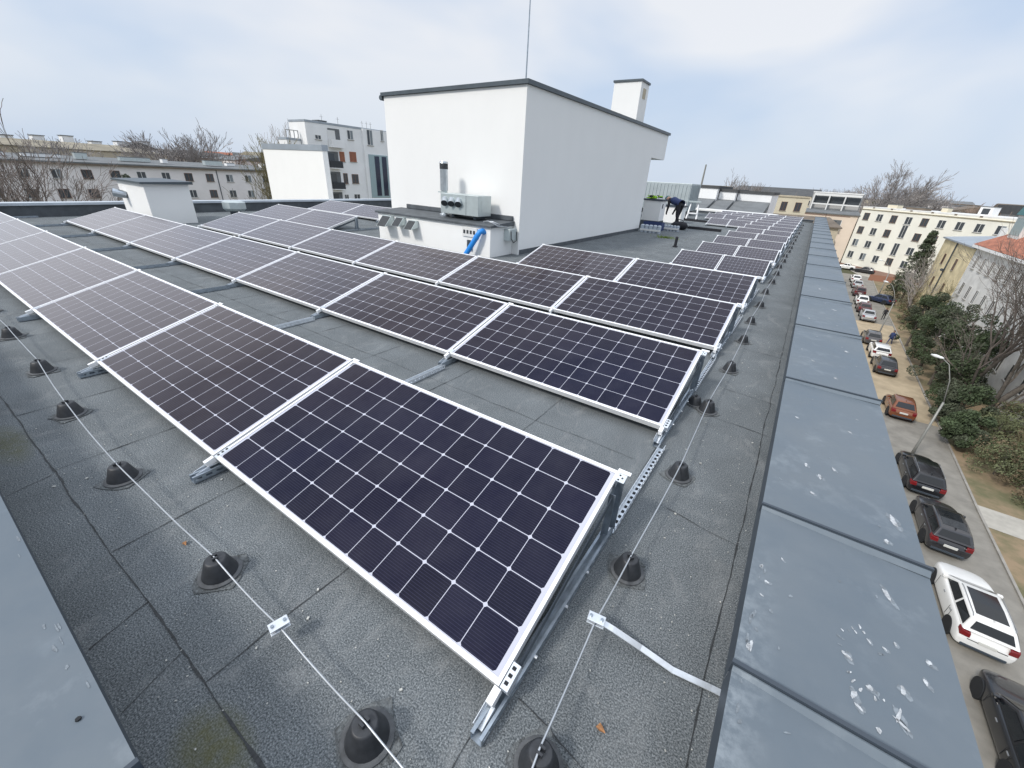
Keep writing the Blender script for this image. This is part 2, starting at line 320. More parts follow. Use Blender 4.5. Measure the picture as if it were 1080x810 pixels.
for i in range(17):
    x = -.84-.9*i
    bead(b, (x, -.53, 0), (x, NY if i % 3 else 3.4, 0), .0042, wav=.006, sd=10+i)
for x, y0, y1 in ((-1.28, -.72, -.53), (-2.55, -.72, -.55), (-.95, -.72, -.54), (-4.1, -.72, -.53)): bead(b, (x, y0, 0), (x-.05, y1, 0), .004, wav=.012, sd=x)
for y in (.05, 1.3, 2.55, 3.15, 4.4, 5.9, 7.6, 9.5, 12, 15, 19): bead(b, (.2 if y > .5 else .05, y, 0), (.6, y-.06, 0), .0035, wav=.012, sd=y)
for y in (1.62, 3.55, 6.35): bead(b, (-12, y, 0), (-.1, y, 0), .0035, wav=.008, sd=y+40)
tag(b.build('roof_seams'), kind='structure')
# the building underneath the roof
o = thing('apartment_building', 'rendered apartment block whose flat felt roof carries the solar panels', 'building')
b = MB(); b.box(WX-.25, 1.10, -1.25, NY+.25, G, -.012, 'render_white', skip=(1,)); b.build('wall', o)
# upstand of the east and front parapets
def dropping(b, x, y, a, l, w_, seed, z, thin=False):
    r = random.Random(seed); n = 22; P = []; ca, sa = math.cos(a), math.sin(a); o1, o2, o3 = r.uniform(0, 6), r.uniform(0, 6), r.uniform(0, 6)
    for i in range(n):
        t = 2*math.pi*i/n; k = .75+.16*math.sin(2*t+o1)+.10*math.sin(3*t+o2)+.08*math.sin(7*t+o3); u = math.cos(t)*l*k; v = math.sin(t)*w_*k
        px, py = x+u*ca-v*sa, y+u*sa+v*ca; P.append((px, py, z(px, py) if callable(z) else z))
    b.poly(P, 'dropping_thin' if thin else 'dropping')
DROPS = [(1.00, .93, .045, .011), (.93, .68, .011, .006), (.97, .68, .011, .006), (1.0, .72, .010, .007), (.87, .58, .02, .011), (.88, .46, .024, .010), (.92, .51, .014, .012), (1.0, .56, .020, .012), (.89, .43, .015, .009), (.98, .47, .036, .008), (.985, .45, .03, .007), (.99, .36, .014, .012), (.68, .87, .010, .006), (.74, 1.64, .022, .012), (.8, 1.57, .03, .012), (.86, 1.69, .024, .01), (1.07, 1.42, .05, .02), (1.03, 1.25, .02, .012), (.64, .72, .010, .01), (1.08, .71, .014, .012), (1.06, .63, .018, .008), (.68, 2.18, .016, .01), (.77, 1.4, .014, .012), (.95, 2.2, .02, .01), (.9, 3.1, .03, .012), (.75, 3.4, .02, .012), (1.0, 3.9, .04, .015), (.7, 4.9, .03, .014), (.95, 5.6, .05, .02), (.8, 6.9, .05, .02)]
par = thing('parapet_wall', 'long street-side parapet capped with blue-grey folded metal sheets', 'parapet')
b = MB(); b.box(.632, 1.09, -1.2, NY, -.008, .27, 'roof_felt'); b.build('upstand', par)
seams = [-1.05, .34, 1.15]; 
while seams[-1] < NY-1.5: seams.append(seams[-1]+1.66)
seams.append(NY+.05)
rnd = random.Random(8)
for i in range(len(seams)-1):
    y0, y1 = seams[i], seams[i+1]; b = MB(); zt = .352
    # gently dished sheet with downturned lips
    nx, ny = 6, 6; x0, x1 = .585, 1.145
    def zz(x, y): return zt-.012*(x-x0)/(x1-x0)
    zd = lambda x, y: zz(x, y)+.0012
    for a in range(nx):
        for c in range(ny):
            xa, xb = x0+(x1-x0)*a/nx, x0+(x1-x0)*(a+1)/nx; ya, yb = y0+(y1-y0-.004)*c/ny, y0+(y1-y0-.004)*(c+1)/ny
            b.poly([(xa, ya, zz(xa, ya)), (xb, ya, zz(xb, ya)), (xb, yb, zz(xb, yb)), (xa, yb, zz(xa, yb))], 'coated_sheet')
    for c in range(ny):
        ya, yb = y0+(y1-y0-.004)*c/ny, y0+(y1-y0-.004)*(c+1)/ny
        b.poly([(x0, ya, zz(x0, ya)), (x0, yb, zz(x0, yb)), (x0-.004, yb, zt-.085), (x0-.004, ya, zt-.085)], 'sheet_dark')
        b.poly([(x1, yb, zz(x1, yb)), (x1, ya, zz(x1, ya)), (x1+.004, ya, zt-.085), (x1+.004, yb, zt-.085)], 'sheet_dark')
    for k, (dx, dy, l, w_) in enumerate(DROPS):
        if y0+.03 < dy < y1-.03: dropping(b, dx+.004, dy-.003, 2.0, l*1.25, w_*1.5, k+60, lambda x, y: zz(x, y)+.0006, True)
        if y0+.03 < dy < y1-.03: dropping(b, dx, dy, 2.0+rnd.uniform(-.7, .7), l*.85, w_*.75, k, zd)
    for k in range(7 if i < 6 else 3):
        dx, dy = rnd.uniform(.62, 1.1), rnd.uniform(y0+.05, y1-.05)
        dropping(b, dx, dy, rnd.uniform(0, 3.1), rnd.uniform(.004, .013), rnd.uniform(.003, .008), 100+k, zd, rnd.random() < .75)
    if i == 1:
        for k in range(20):
            t = rnd.random()*5.2; dropping(b, .915+.06*math.cos(t)+rnd.gauss(0, .006), .60+.11*math.sin(t)+rnd.gauss(0, .008), t, rnd.uniform(.004, .012), rnd.uniform(.002, .005), 300+k, zd, rnd.random() < .6)
    if i in (0, 1):
        for k in range(12):
            yy = rnd.uniform(max(y0, -.5)+.02, y1-.02) if i == 0 else rnd.uniform(.38, .8)
            dropping(b, .61+abs(rnd.gauss(0, .02)), yy, 1.5, rnd.uniform(.006, .025), rnd.uniform(.003, .009), 500+k+90*i, zd, rnd.random() < .93)
    b.build('cap_sheet', par, smooth=False)
    b = MB()  # standing fold that joins two sheets
    b.prism([(y1-.006, zt-.03), (y1+.016, zt-.03), (y1+.018, zt+.004), (y1+.008, zt+.017), (y1-.006, zt+.018)], x0-.005, x1+.006, 'sheet_dark')
    b.prism([(y1-.030, zt-.008), (y1-.0075, zt-.008), (y1-.0075, zt+.0085), (y1-.012, zt+.0085)], x0, x1, 'coated_sheet')
    b.build('standing_seam', par)
fp = thing('parapet_wall', 'low parapet in the near left corner with a worn blue-grey metal cap', 'parapet')
b = MB(); b.box(WX, .60, -1.2, -.735, -.008, .27, 'roof_felt'); b.build('upstand', fp)
fs = [.55, -.505, -2.25, -4.0, -6.0, -8.0, -10, -12, -14, -15.9]
for i in range(len(fs)-1):
    x1, x0 = fs[i]-.006, fs[i+1]; b = MB(); zt = .350 if i else .335
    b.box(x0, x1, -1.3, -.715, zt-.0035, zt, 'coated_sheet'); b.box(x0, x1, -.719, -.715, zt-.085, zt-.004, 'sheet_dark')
    r = random.Random(40+i)
    for k in range(9):
        xx = r.uniform(x0+.02, x1-.02); dropping(b, xx, -.722-abs(r.gauss(0, .02)), 0, r.uniform(.01, .03), r.uniform(.002, .005), k, zt+.001, True)
    b.build('cap_sheet', fp)
    b = MB(); b.prism([(x1-.002, zt-.03), (x1+.012, zt-.03), (x1+.010, zt+.012), (x1-.0, zt+.016)], -1.3, -.711, 'sheet_dark', axis='y'); b.build('standing_seam', fp)
b = MB()
for sx, sy in ((-1.05, -.90), (-.72, -.765), (-2.6, -.95)): b.tube([(sx, sy, .349), (sx, sy, .355)], .006, 'dark_hole', 6)
b.build('screw', fp)
wp = thing('parapet_wall', 'pale capped parapet along the far left edge of the roof', 'parapet')
b = MB(); b.box(WX-.25, WX, -1.2, NY, -.008, .27, 'membrane'); b.build('upstand', wp)
b = MB(); b.box(WX-.32, WX+.05, -1.25, NY, .273, .335, 'white_cap'); b.build('cap_sheet', wp)
np_ = thing('parapet_wall', 'far end parapet of the roof beyond the last row of panels', 'parapet')
b = MB(); b.box(WX, .56, NY, NY+.3, -.008, .12, 'membrane'); b.build('upstand', np_)
b = MB(); b.box(WX-.02, .58, NY-.03, NY+.33, .123, .15, 'sheet_dark'); b.build('cap_sheet', np_)

# ------------------------------------------------------------------ solar panels
TAU = R(15.79); CT, ST = math.cos(TAU), math.sin(TAU); H0 = .10
def panel(L, W_, nc, name='solar_panel', key=None):
    """right lower outer corner at origin, runs to -X and up the slope"""
    o = thing(name, 'x', 'solar panel')
    def P(x, s, h=0): return (x, s*CT-h*ST, s*ST+h*CT)
    fr = .011 if W_ > .9 else .010; b = MB()
    for (xa, xb, sa, sb) in ((-L, 0, 0, fr*1.7), (-L, 0, W_-fr*1.7, W_), (-L, -L+fr*1.3, fr*1.7, W_-fr*1.7), (-fr*1.3, 0, fr*1.7, W_-fr*1.7)):
        b.poly([P(xa, sa, .002), P(xb, sa, .002), P(xb, sb, .002), P(xa, sb, .002)], 'aluminium')
    t = -.038
    for (p, q) in (((-L, 0), (0, 0)), ((0, 0), (0, W_)), ((0, W_), (-L, W_)), ((-L, W_), (-L, 0))):
        b.poly([P(*p, t), P(*q, t), P(*q, .002), P(*p, .002)], 'frame_side')
    b.build('frame', o)
    b = MB(); sc_ = .158 if W_ > .9 else .158*L/1.96; scv = sc_ if W_ > .9 else .158*W_/.992
    mu, mv = (L-12*sc_)/2, (W_-6*scv)/2; i0, i1 = fr*1.3, fr*1.7
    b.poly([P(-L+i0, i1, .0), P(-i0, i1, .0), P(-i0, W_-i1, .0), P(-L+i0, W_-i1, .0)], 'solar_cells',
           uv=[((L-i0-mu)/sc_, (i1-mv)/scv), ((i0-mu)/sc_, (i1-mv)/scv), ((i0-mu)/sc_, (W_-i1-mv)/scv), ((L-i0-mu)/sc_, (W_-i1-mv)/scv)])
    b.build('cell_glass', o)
    b = MB(); b.poly([P(-L+i0, i1, -.006), P(-L+i0, W_-i1, -.006), P(-i0, W_-i1, -.006), P(-i0, i1, -.006)], 'win_white'); b.build('back_sheet', o)
    return o
def slotted(b, x, y0, y1, z0, z1, step=.05, m='galvanised', th=.003, holes=True):
    """vertical web in plane x with real slots between two flanges"""
    zm0, zm1 = z0+(z1-z0)*.36, z0+(z1-z0)*.68
    b.box(x, x+th, y0, y1, z0, zm0, m); b.box(x, x+th, y0, y1, zm1, z1, m)
    if not holes: b.box(x, x+th, y0, y1, zm0, zm1, m); return
    n = max(1, int((y1-y0)/step))
    for k in range(n+1):
        yy = y0+(y1-y0)*k/n; b.box(x, x+th, max(y0, yy-.010), min(y1, yy+.010), zm0, zm1, m)
def mount(W_, nxt, hi, end=True):
    strut_metal = 'bright_zinc' if end else 'galvanised'
    o = thing('mounting_rail', 'x', 'mounting rail')
    yb = W_*CT; zb = H0+W_*ST-.04; b = MB()
    mm = 'galvanised'
    slotted(b, .030, -.13, yb-.02, .006, .047, holes=hi); slotted(b, -.012, -.13, yb-.02, .006, .047, holes=False); b.box(-.009, .030, -.13, yb-.02, .004, .008, mm)
    b.box(.022, .030, -.13, yb-.02, .044, .047, mm); b.box(-.009, 0, -.13, yb-.02, .044, .047, mm)
    b.build('base_channel', o)
    b = MB()  # lighter connecting strut to the next row
    y0, y1 = yb-.015, nxt
    if y1 > y0+.05:
        slotted(b, .036, y0, y1, .004, .044, .046, strut_metal, holes=hi); b.box(.004, .036, y0, y1, .004, .007, strut_metal)
        slotted(b, .001, y0, y1, .004, .044, .046, strut_metal, holes=False)
        if hi:
            k = y0+.03
            while k < y1-.03: b.box(.012, .028, k, k+.022, .0072, .0084, 'dark_hole'); k += .045
        b.build('connecting_strut', o)
    # inclined channel just under the panel edge
    b = MB()
    P = lambda x, s, h: (x, s*CT-h*ST, s*ST+h*CT+H0)
    for xa, xb in ((.012, .016),):
        b.hexa([P(xa, .10, -.082), P(xb, .10, -.082), P(xb, W_-.12, -.082), P(xa, W_-.12, -.082), P(xa, .10, -.044), P(xb, .10, -.044), P(xb, W_-.12, -.044), P(xa, W_-.12, -.044)], 'sheet_dark')
    b.build('slope_bar', o)
    b = MB()  # rear upright, a folded plate
    b.hexa([(-.004, yb-.105, .04), (.0, yb-.105, .04), (0, yb-.005, .04), (-.004, yb-.005, .04), (-.004, yb-.075, zb), (0, yb-.075, zb), (0, yb-.005, zb+.01), (-.004, yb-.005, zb+.01)], mm)
    b.box(0, .034, yb-.012, yb-.008, .03, zb, mm); b.box(-.004, .026, yb-.09, yb-.086, .05, zb-.03, mm)
    b.build('rear_upright', o)
    for k, yy in enumerate((.18, .42, .62)):
        if not hi: break
        b = MB(); b.tube([(.033, yy, .043), (.043, yy, .043)], .006, 'bright_zinc', 6); b.build('bolt', o)
    # clamps
    b = MB(); rot = Matrix.Translation((0, 0, H0)) @ Matrix.Rotation(TAU, 4, 'X')
    b.box(-.016, .034, .0, .085, -.036, -.032, 'bright_zinc', rot); b.box(.030, .034, .0, .085, -.032, .003, 'bright_zinc', rot); b.box(-.016, .030, .010, .06, .0035, .0065, 'bright_zinc', rot) if not end else b.box(.004, .030, .0, .085, .0, .003, 'bright_zinc', rot)
    if hi:
        for k in range(3): b.box(.010, .024, .014+.024*k, .026+.024*k, .0032, .0045, 'dark_hole', rot)
    b.box(-.013, .013, -.055, -.004, -.03, .004, 'aluminium', rot); b.box(-.020, .018, -.12, -.05, -.045, -.042, 'bright_zinc', rot); b.box(-.020, -.017, -.12, -.05, -.042, -.022, 'bright_zinc', rot); b.box(.015, .018, -.12, -.05, -.042, -.022, 'bright_zinc', rot)
    b.build('front_clamp', o, bevel=.0015, seg=1)
    b = MB(); b.box(.0, .040, W_-.055, W_+.004, -.004, .0, 'bright_zinc', rot); b.box(.0, .004, W_-.055, W_, -.05, -.004, 'bright_zinc', rot)
    if hi:
        for (a, c) in ((.010, -.045), (.024, -.030), (.010, -.018)): b.tube([rot @ Vector((a, W_+c, .0004)), rot @ Vector((a, W_+c, .0016))], .0048, 'dark_hole', 8)
    b.box(-.01, .052, W_-.006, W_+.014, .0025, .0065, 'aluminium', rot)
    b.build('rear_clamp', o, bevel=.0012, seg=1)
    return o
ys = [0, 1.965, 3.91, 6.041, 8.692, 10.8, 12.918, 15.024]
while len(ys) < 15: ys.append(ys[-1]+2.13)
dx = [0, -.03, -.03, -.04, -.03, -.01, -.02, -.02]+[-.02]*8
p0 = panel(1.96, .992, 12); p1 = panel(.873, .807, 12)
m0 = mount(.992, 1.84, True); m0b = mount(.992, 1.84, False, False); m1 = mount(.807, 1.98, False, False)
KI = kids_index(); used = set()
def put(src, loc, label, group):
    if src.name in used: o = copy_tree(src, KI)
    else: used.add(src.name); o = src
    o.location = loc; o['label'] = label; o['group'] = group; return o
RN = ['nearest', 'second', 'third', 'fourth']
GP = 'solar panels in rows on the flat roof'; GR = 'mounting rails under the panel joints'
counts = {0: range(0, 8), 1: range(0, 7), 2: range(0, 6), 3: (0, 1, 5, 6)}
sz_extra = {}
pr = random.Random(5)
for r in range(4):
    for k in counts[r]:
        x = dx[r]-k*1.98; e = ' beside the white stair house' if r == 3 and k < 2 else ''
        nmr = 'front row' if r == 0 else f'{RN[r]} row from the camera'
        if k == 0: lb = f'large dark panel at the street-side right end of the {nmr}'
        elif r == 3 and k >= 5: lb = ('large panel behind the third row, just left of the white service box' if k == 5 else 'large panel behind the third row at the far left edge of the roof')
        else: lb = f'large panel, {ORD[k]} from the right end of the {nmr}'
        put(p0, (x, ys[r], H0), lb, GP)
    ks = list(counts[r]); js = sorted(set(ks) | {k+1 for k in ks})
    for k in js:
        x = dx[r]-k*1.98+(.01 if k else 0); hi = (k == 0 and r < 4) or (r == 0 and k < 3)
        lb = (f'slotted rail at the exposed right end of the {"front" if r == 0 else RN[r]} panel row' if k == 0 else f'rail under the joint {"left of the "+ORD[k-1]+" panel"} in the {"front" if r == 0 else RN[r]} row' if r < 3 or k < 3 else ['rail right of the two left-hand panels behind the third row', 'rail between the two left-hand panels behind the third row', 'rail at the far left end of the panels behind the third row'][k-5])
        o = put(m0 if hi else m0b, (x, ys[r], 0), lb, GR)
# second left-hand row behind
for k in range(3):
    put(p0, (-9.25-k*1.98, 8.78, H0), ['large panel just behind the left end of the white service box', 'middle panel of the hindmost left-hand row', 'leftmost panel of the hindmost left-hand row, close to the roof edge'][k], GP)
for k in range(4):
    put(m0b, (-9.25-k*1.98, 8.78, 0), 'rail '+['at the right end', 'under the first joint', 'under the second joint', 'at the left end'][k]+' of the hindmost left-hand panel row', GR)
for r in range(4, 15):
    kk = [0, 1]
    if r in (10,): kk = [0, 1, 2, 3]
    if r in (12, 13, 14): kk = [0, 1, 2, 3, 4]
    if r == 11: kk = [0, 1, 2]
    for k in kk:
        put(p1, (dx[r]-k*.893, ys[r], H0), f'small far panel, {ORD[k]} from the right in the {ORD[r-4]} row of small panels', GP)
    for k in kk+[kk[-1]+1]:
        put(m1, (dx[r]-k*.893+(.01 if k else 0), ys[r], 0), f'small rail, {ORD[k]} from the right under the {ORD[r-4]} row of small panels', GR)
# dark ballast trays that show as black bars beside two far rows
for (x, y, lb) in ((-3.05, 18.9, 'black ballast tray lying beside the far panels, nearer one'), (-4.3, 23.4, 'black ballast tray lying beside the far panels, farther one')):
    b = MB(); b.box(-.75, .55, -.12, .12, 0, .03, 'bag_black'); b.box(-.75, .55, -.12, -.10, .03, .09, 'bag_black'); b.box(-.75, .55, .10, .12, .03, .09, 'bag_black'); tag(b.build('ballast_tray', loc=(x, y, 0)), lb, 'ballast tray', 'ballast trays')

# ------------------------------------------------------------------ lightning conductor
def cone(big=True):
    o = thing('conductor_stand', 'x', 'conductor stand')
    b = MB(); P = []
    r = random.Random(2)
    for i in range(14):
        a = 2*math.pi*i/14; q = .105*(.95+.1*r.random())/max(abs(math.cos(a+.5)), abs(math.sin(a+.5)), .75)*.85
        P.append((q*math.cos(a), q*math.sin(a), .005))
    b.poly(P, 'felt_patch'); b.build('felt_pad', o)
    b = MB(); b.tube([(0, 0, .005), (0, 0, .012), (0, 0, .016)], [.082, .082, .072], 'rubber_ring', 24)
    b.build('foot_ring', o, smooth=False)
    b = MB(); b.tube([(0, 0, .014), (0, 0, .02), (0, 0, .06), (0, 0, .088), (0, 0, .094)], [.068, .066, .052, .042, .036], 'black_plastic', 24); ob = b.build('cone', o, smooth=True, bevel=.002)
    b = MB(); b.box(-.010, .010, -.014, -.006, .09, .108, 'black_plastic'); b.box(-.010, .010, .006, .014, .09, .108, 'black_plastic'); b.build('wire_clip', o)
    return o
cs = cone(); KI = kids_index()
fx = [-.27, -1.245, -2.28, -3.31, -4.28, -5.4, -6.5, -7.6]
ry = [-.065, .765, 1.62, 2.60, 3.60, 4.62, 5.55, 6.6, 7.7, 8.8, 9.9, 11.0, 12.1, 13.2, 14.4, 15.6, 17, 18.4, 20, 22, 24, 26, 28]
fy = [-.315, -.305, -.335, -.315, -.265, -.25, -.25, -.25]
for i, x in enumerate(fx):
    o = put(cs, (x, fy[i], 0), 'black cone in front of the first panel row, '+('nearest to the camera' if i == 0 else f'{ORD[i]} from the camera'), 'black cone stands carrying the lightning wires')
    o.rotation_euler = (0, 0, i*1.3); o.scale = (1, 1, 1)
for i, y in enumerate(ry):
    x = .20-.008*min(i, 8)+(0, -.02, 0, -.02, 0)[i % 5]
    o = put(cs, (x, y, 0), 'black cone on the walkway beside the parapet, '+('at the bottom edge of the photo' if i == 0 else f'{ORD[i]} from the camera' if i < 22 else 'farthest of all'), 'black cone stands carrying the lightning wires')
    s = 1 if i < 5 else .9; o.rotation_euler = (0, 0, i*.9); o.scale = (s*.92, s*.92, s*1.0)
o = put(cs, (.05, 2.66, 0), 'black cone standing just left of the fourth walkway cone', 'black cone stands carrying the lightning wires'); o.scale = (.8, .8, .8)
def wirepath(pts, n=10, sag=.02, wob=.004):
    out = []
    for a, c in zip(pts[:-1], pts[1:]):
        a = Vector(a); c = Vector(c)
        for i in range(n):
            t = i/n; p = a.lerp(c, t); p.z -= sag*4*t*(1-t); p += Vector((noise.noise((p.x*2, p.y*2, 1)), noise.noise((p.x*2, p.y*2, 9)), 0))*wob; out.append(p)
    out.append(Vector(pts[-1])); return out
b = MB(); pts = [(.25, -.33, .10)]+[(fx[0], fy[0], .103), (-.77, -.30, .082)]+[(fx[i], fy[i], .103) for i in range(1, 8)]
b.tube(wirepath(pts), .0034, 'wire', 6); tag(b.build('lightning_wire', smooth=True), 'thin pale wire running over black cones in front of the first panel row', 'wire', 'lightning protection wires')
b = MB(); pts = [(.24, -.45, .10), (.195, -.065, .104), (.165, .41, .088)]+[(.20-.008*min(i, 8)+(0, -.02, 0, -.02, 0)[i % 5], y, .103 if i < 5 else .094) for i, y in enumerate(ry) if i > 0]
b.tube(wirepath(pts, sag=.012), .0036, 'wire', 6); tag(b.build('lightning_wire', smooth=True), 'thin pale wire running along the walkway between panels and parapet', 'wire', 'lightning protection wires')
def clamp(loc, rz, label):
    o = thing('wire_clamp', label, 'clamp', loc, rz, 'cross clamps on the lightning wires')
    b = MB(); b.box(-.033, .033, -.020, .020, .008, .013, 'bright_zinc'); b.build('plate', o, bevel=.002)
    b = MB(); b.box(-.033, .033, -.020, .020, -.010, -.005, 'bright_zinc'); b.build('lower_plate', o, bevel=.002)
    for sx in (-.021, .021):
        b = MB(); b.tube([(sx, 0, -.016), (sx, 0, .019)], .0062, 'galvanised', 6); b.build('bolt', o)
    return o
clamp((-.77, -.30, .080), 1.35, 'small zinc clamp on the front wire, resting low over a felt seam')
clamp((.165, .41, .086), .15, 'small zinc clamp joining the walkway wire to the flat strap')
b = MB(); sp_ = [(.155, .42, .080), (.23, .425, .074), (.34, .45, .030), (.46, .452, .014), (.59, .474, .012), (.629, .478, .014)]
prv = None
for p in sp_:
    a = Vector(p)+Vector((0, .0125, 0)); c = Vector(p)-Vector((0, .0125, 0))
    if prv: b.hexa([prv[1]-Vector((0, 0, .003)), c-Vector((0, 0, .003)), a-Vector((0, 0, .003)), prv[0]-Vector((0, 0, .003)), prv[1], c, a, prv[0]], 'bright_zinc')
    prv = (a, c)
tag(b.build('grounding_strap'), 'flat galvanised strap from the wire clamp down to the parapet', 'strap')
# litter
for (x, y, lb) in ((-1.55, -.33, 'curled brown leaf on the felt in front of the first row'), (.30, .13, 'small orange-brown leaf on the walkway felt')):
    o = MB(); 
    o.poly([(0, 0, .006), (.016, -.008, .014), (.034, 0, .008), (.018, .010, .016)], 'leaf_brown'); o.poly([(0, 0, .006), (.018, .010, .016), (.008, .018, .008)], 'leaf_brown')
    tag(o.build('dry_leaf', loc=(x, y, 0)), lb, 'leaf', 'dry leaves on the roof')
b = MB(); r = random.Random(12)
for k in range(420):
    if k < 270: x, y = r.uniform(.1, .6), r.uniform(-.3, 5)**1.0
    else: x, y = r.uniform(-3.4, .1), r.uniform(-.68, -.02)
    s = r.uniform(.0010, .0030)*(2.2 if r.random() < .07 else 1); a = r.uniform(0, 3)
    b.box(-s, s, -s*.7, s*.7, .003, .003+s*.8, 'chip', Matrix.Translation((x, y, 0)) @ Matrix.Rotation(a, 4, 'Z'))
tag(b.build('grit'), 'pale grit and paint chips scattered over the grey felt', 'grit', kind='stuff')

# ------------------------------------------------------------------ stair house and what stands round it
lh = thing('stair_house', 'large white rendered stair house with a sloping grey roof edge', 'roof house', (-4.85, 7.4, 0))
b = MB(); Wd = 4.1; D = 8.2
b.box(-Wd, 0, 0, D, -.006, 2.42, 'render_white'); 
b.hexa([(-Wd, 0, 2.42), (0, 0, 2.42), (0, 9.75, 2.42), (-Wd, 9.75, 2.42), (-Wd, 0, 3.12), (0, 0, 3.17), (0, 9.75, 3.22), (-Wd, 9.75, 3.17)], 'render_white'); b.build('wall', lh)
b = MB(); b.hexa([(-Wd-.06, -.05, 3.125), (.05, -.05, 3.175), (.05, 9.82, 3.225), (-Wd-.06, 9.82, 3.175), (-Wd-.06, -.05, 3.195), (.05, -.05, 3.25), (.05, 9.82, 3.30), (-Wd-.06, 9.82, 3.245)], 'fascia'); b.build('roof_edge', lh)
b = MB(); b.tube([(-Wd-.10, -.02, 3.10), (-Wd-.10, 9.8, 3.14)], .055, 'fascia', 8); b.build('gutter', lh)
b = MB(); b.box(-.0, .012, .05, D, -.004, .10, 'membrane'); b.build('base_flashing', lh)
ch = thing('chimney', 'slim white chimney with a dark cap on the stair house roof', 'chimney', (-5.30, 14.2, 3.2), 0)
b = MB(); b.box(-.55, .32, -.35, .35, 0, 1.12, 'render_white'); b.build('shaft', ch)
b = MB(); b.box(-.58, .35, -.38, .38, 1.123, 1.175, 'fascia'); b.build('cap', ch)
b = MB(); b.box(.322, .33, -.12, .12, .72, .98, 'wall_sand'); b.build('vent_grille', ch)
b = MB(); b.tube([(-5.02, 7.6, 3.2), (-5.02, 7.6, 4.0), (-5.04, 7.6, 6.4)], [.014, .012, .006], 'galvanised', 6); tag(b.build('lightning_rod'), 'thin lightning rod rising from the stair house corner', 'rod')
sb = thing('service_box', 'low white service box with a dark membrane top against the stair house', 'roof box', (-5.02, 6.58, 0))
b = MB(); b.box(-3.5, 0, 0, .815, -.006, .60, 'render_white'); b.build('wall', sb)
b = MB(); b.hexa([(-3.56, -.05, .603), (.05, -.05, .603), (.05, .815, .603), (-3.56, .815, .603), (-3.56, -.05, .648), (.05, -.05, .648), (.05, .815, .70), (-3.56, .815, .70)], 'membrane'); b.box(-3.3, .01, .76, .815, .703, .80, 'membrane'); b.build('membrane_top', sb, bevel=.008)
def hood(loc, s, label, tilt=0):
    o = thing('vent_hood', label, 'vent hood', loc, 0, 'vent hoods on the service box')
    b = MB(); b.hexa([(-.14*s, -.27*s, -.11*s), (.14*s, -.27*s, -.11*s), (.14*s, 0, -.07*s), (-.14*s, 0, -.07*s), (-.14*s, -.07*s, .10*s), (.14*s, -.07*s, .10*s), (.14*s, 0, .10*s), (-.14*s, 0, .10*s)], 'vent_box'); b.build('housing', o)
    b = MB(); b.hexa([(-.125*s, -.272*s, -.103*s), (.125*s, -.272*s, -.103*s), (.125*s, -.262*s, -.10*s), (-.125*s, -.262*s, -.10*s), (-.125*s, -.087*s, .090*s), (.125*s, -.087*s, .090*s), (.125*s, -.075*s, .09*s), (-.125*s, -.075*s, .09*s)], 'mesh_dark'); b.build('grille', o)
    return o
for x, z_, s, lb in ((-8.10, .46, 1.1, 'leftmost angled vent hood on the white service box'), (-7.66, .48, .9, 'middle vent hood on the white service box'), (-7.24, .45, .9, 'right vent hood on the white service box')): hood((x, 6.574, z_), s, lb)
fl = thing('flue_pipe', 'upright round steel flue pipe on the service box', 'flue pipe', (-6.66, 6.98, .66))
b = MB(); b.tube([(0, 0, 0), (0, 0, .06), (0, 0, .07), (0, 0, .50)], [.115, .115, .085, .085], 'steel_duct', 20); b.build('lower_pipe', fl, smooth=True, bevel=.004)
b = MB(); b.tube([(0, 0, .55), (0, 0, .98)], .088, 'steel_duct', 20); b.build('upper_pipe', fl)
b = MB(); b.tube([(0, 0, .505), (0, 0, .545)], .072, 'vent_box', 20); b.box(-.10, .10, -.10, -.095, .505, .53, 'vent_box'); b.build('collar', fl)
b = MB(); b.tube([(0, 0, .98), (0, 0, 1.09)], [.092, .092], 'mesh_dark', 20); b.tube([(0, 0, 1.095), (0, 0, 1.13)], [.10, .085], 'steel_duct', 20); b.build('cowl', fl)
vu = thing('ventilation_unit', 'pale metal ventilation unit with three angled outlets on the service box', 'ventilation unit', (-6.05, 6.98, .67))
b = MB(); b.box(-.52, .55, -.22, .24, .09, .50, 'vent_box'); b.build('casing', vu, bevel=.008)
b = MB(); b.box(.215, .22, -.224, -.2205, .10, .49, 'sheet_dark'); b.box(.545, .5535, -.1, .1, .18, .4, 'vent_box'); b.build('panel_joint', vu)
for k in range(3):
    b = MB(); x = -.34+.20*k
    b.tube([(x-.06, -.20, .38), (x, -.30, .30)], [.075, .075], 'steel_duct', 14, cap=False); b.tube([(x-.004, -.294, .304), (x-.001, -.299, .301)], .070, 'mesh_dark', 14); b.build('outlet', vu)
for sx in (-.22, .40):
    b = MB(); b.box(sx-.03, sx+.03, -.16, .18, .03, .088, 'sheet_dark'); b.build('foot', vu)
bp_ = thing('blue_pipe', 'bright blue plastic pipe leaning out of the service box wall', 'pipe', (-5.24, 6.57, 0))
b = MB(); b.tube([(.06, .03, .50), (.045, -.03, .525), (.015, -.08, .51), (-.02, -.10, .45), (-.15, -.14, .24), (-.28, -.18, .03), (-.29, -.185, .01)], .055, 'blue_pipe', 16); b.build('pipe', bp_, smooth=True)
b = MB(); b.tube([(-.045, -.108, .41), (-.07, -.116, .37)], .061, 'blue_pipe', 16); b.build('coupling', bp_)
b = MB(); b.box(-5.76, -5.36, 6.555, 6.578, .37, .55, 'win_white')
for k in range(4): b.box(-5.73+.09*k, -5.68+.09*k, 6.548, 6.5545, .43, .50, 'mesh_dark')
tag(b.build('cable_tray'), 'white perforated cable bracket fixed left of the blue pipe', 'bracket')
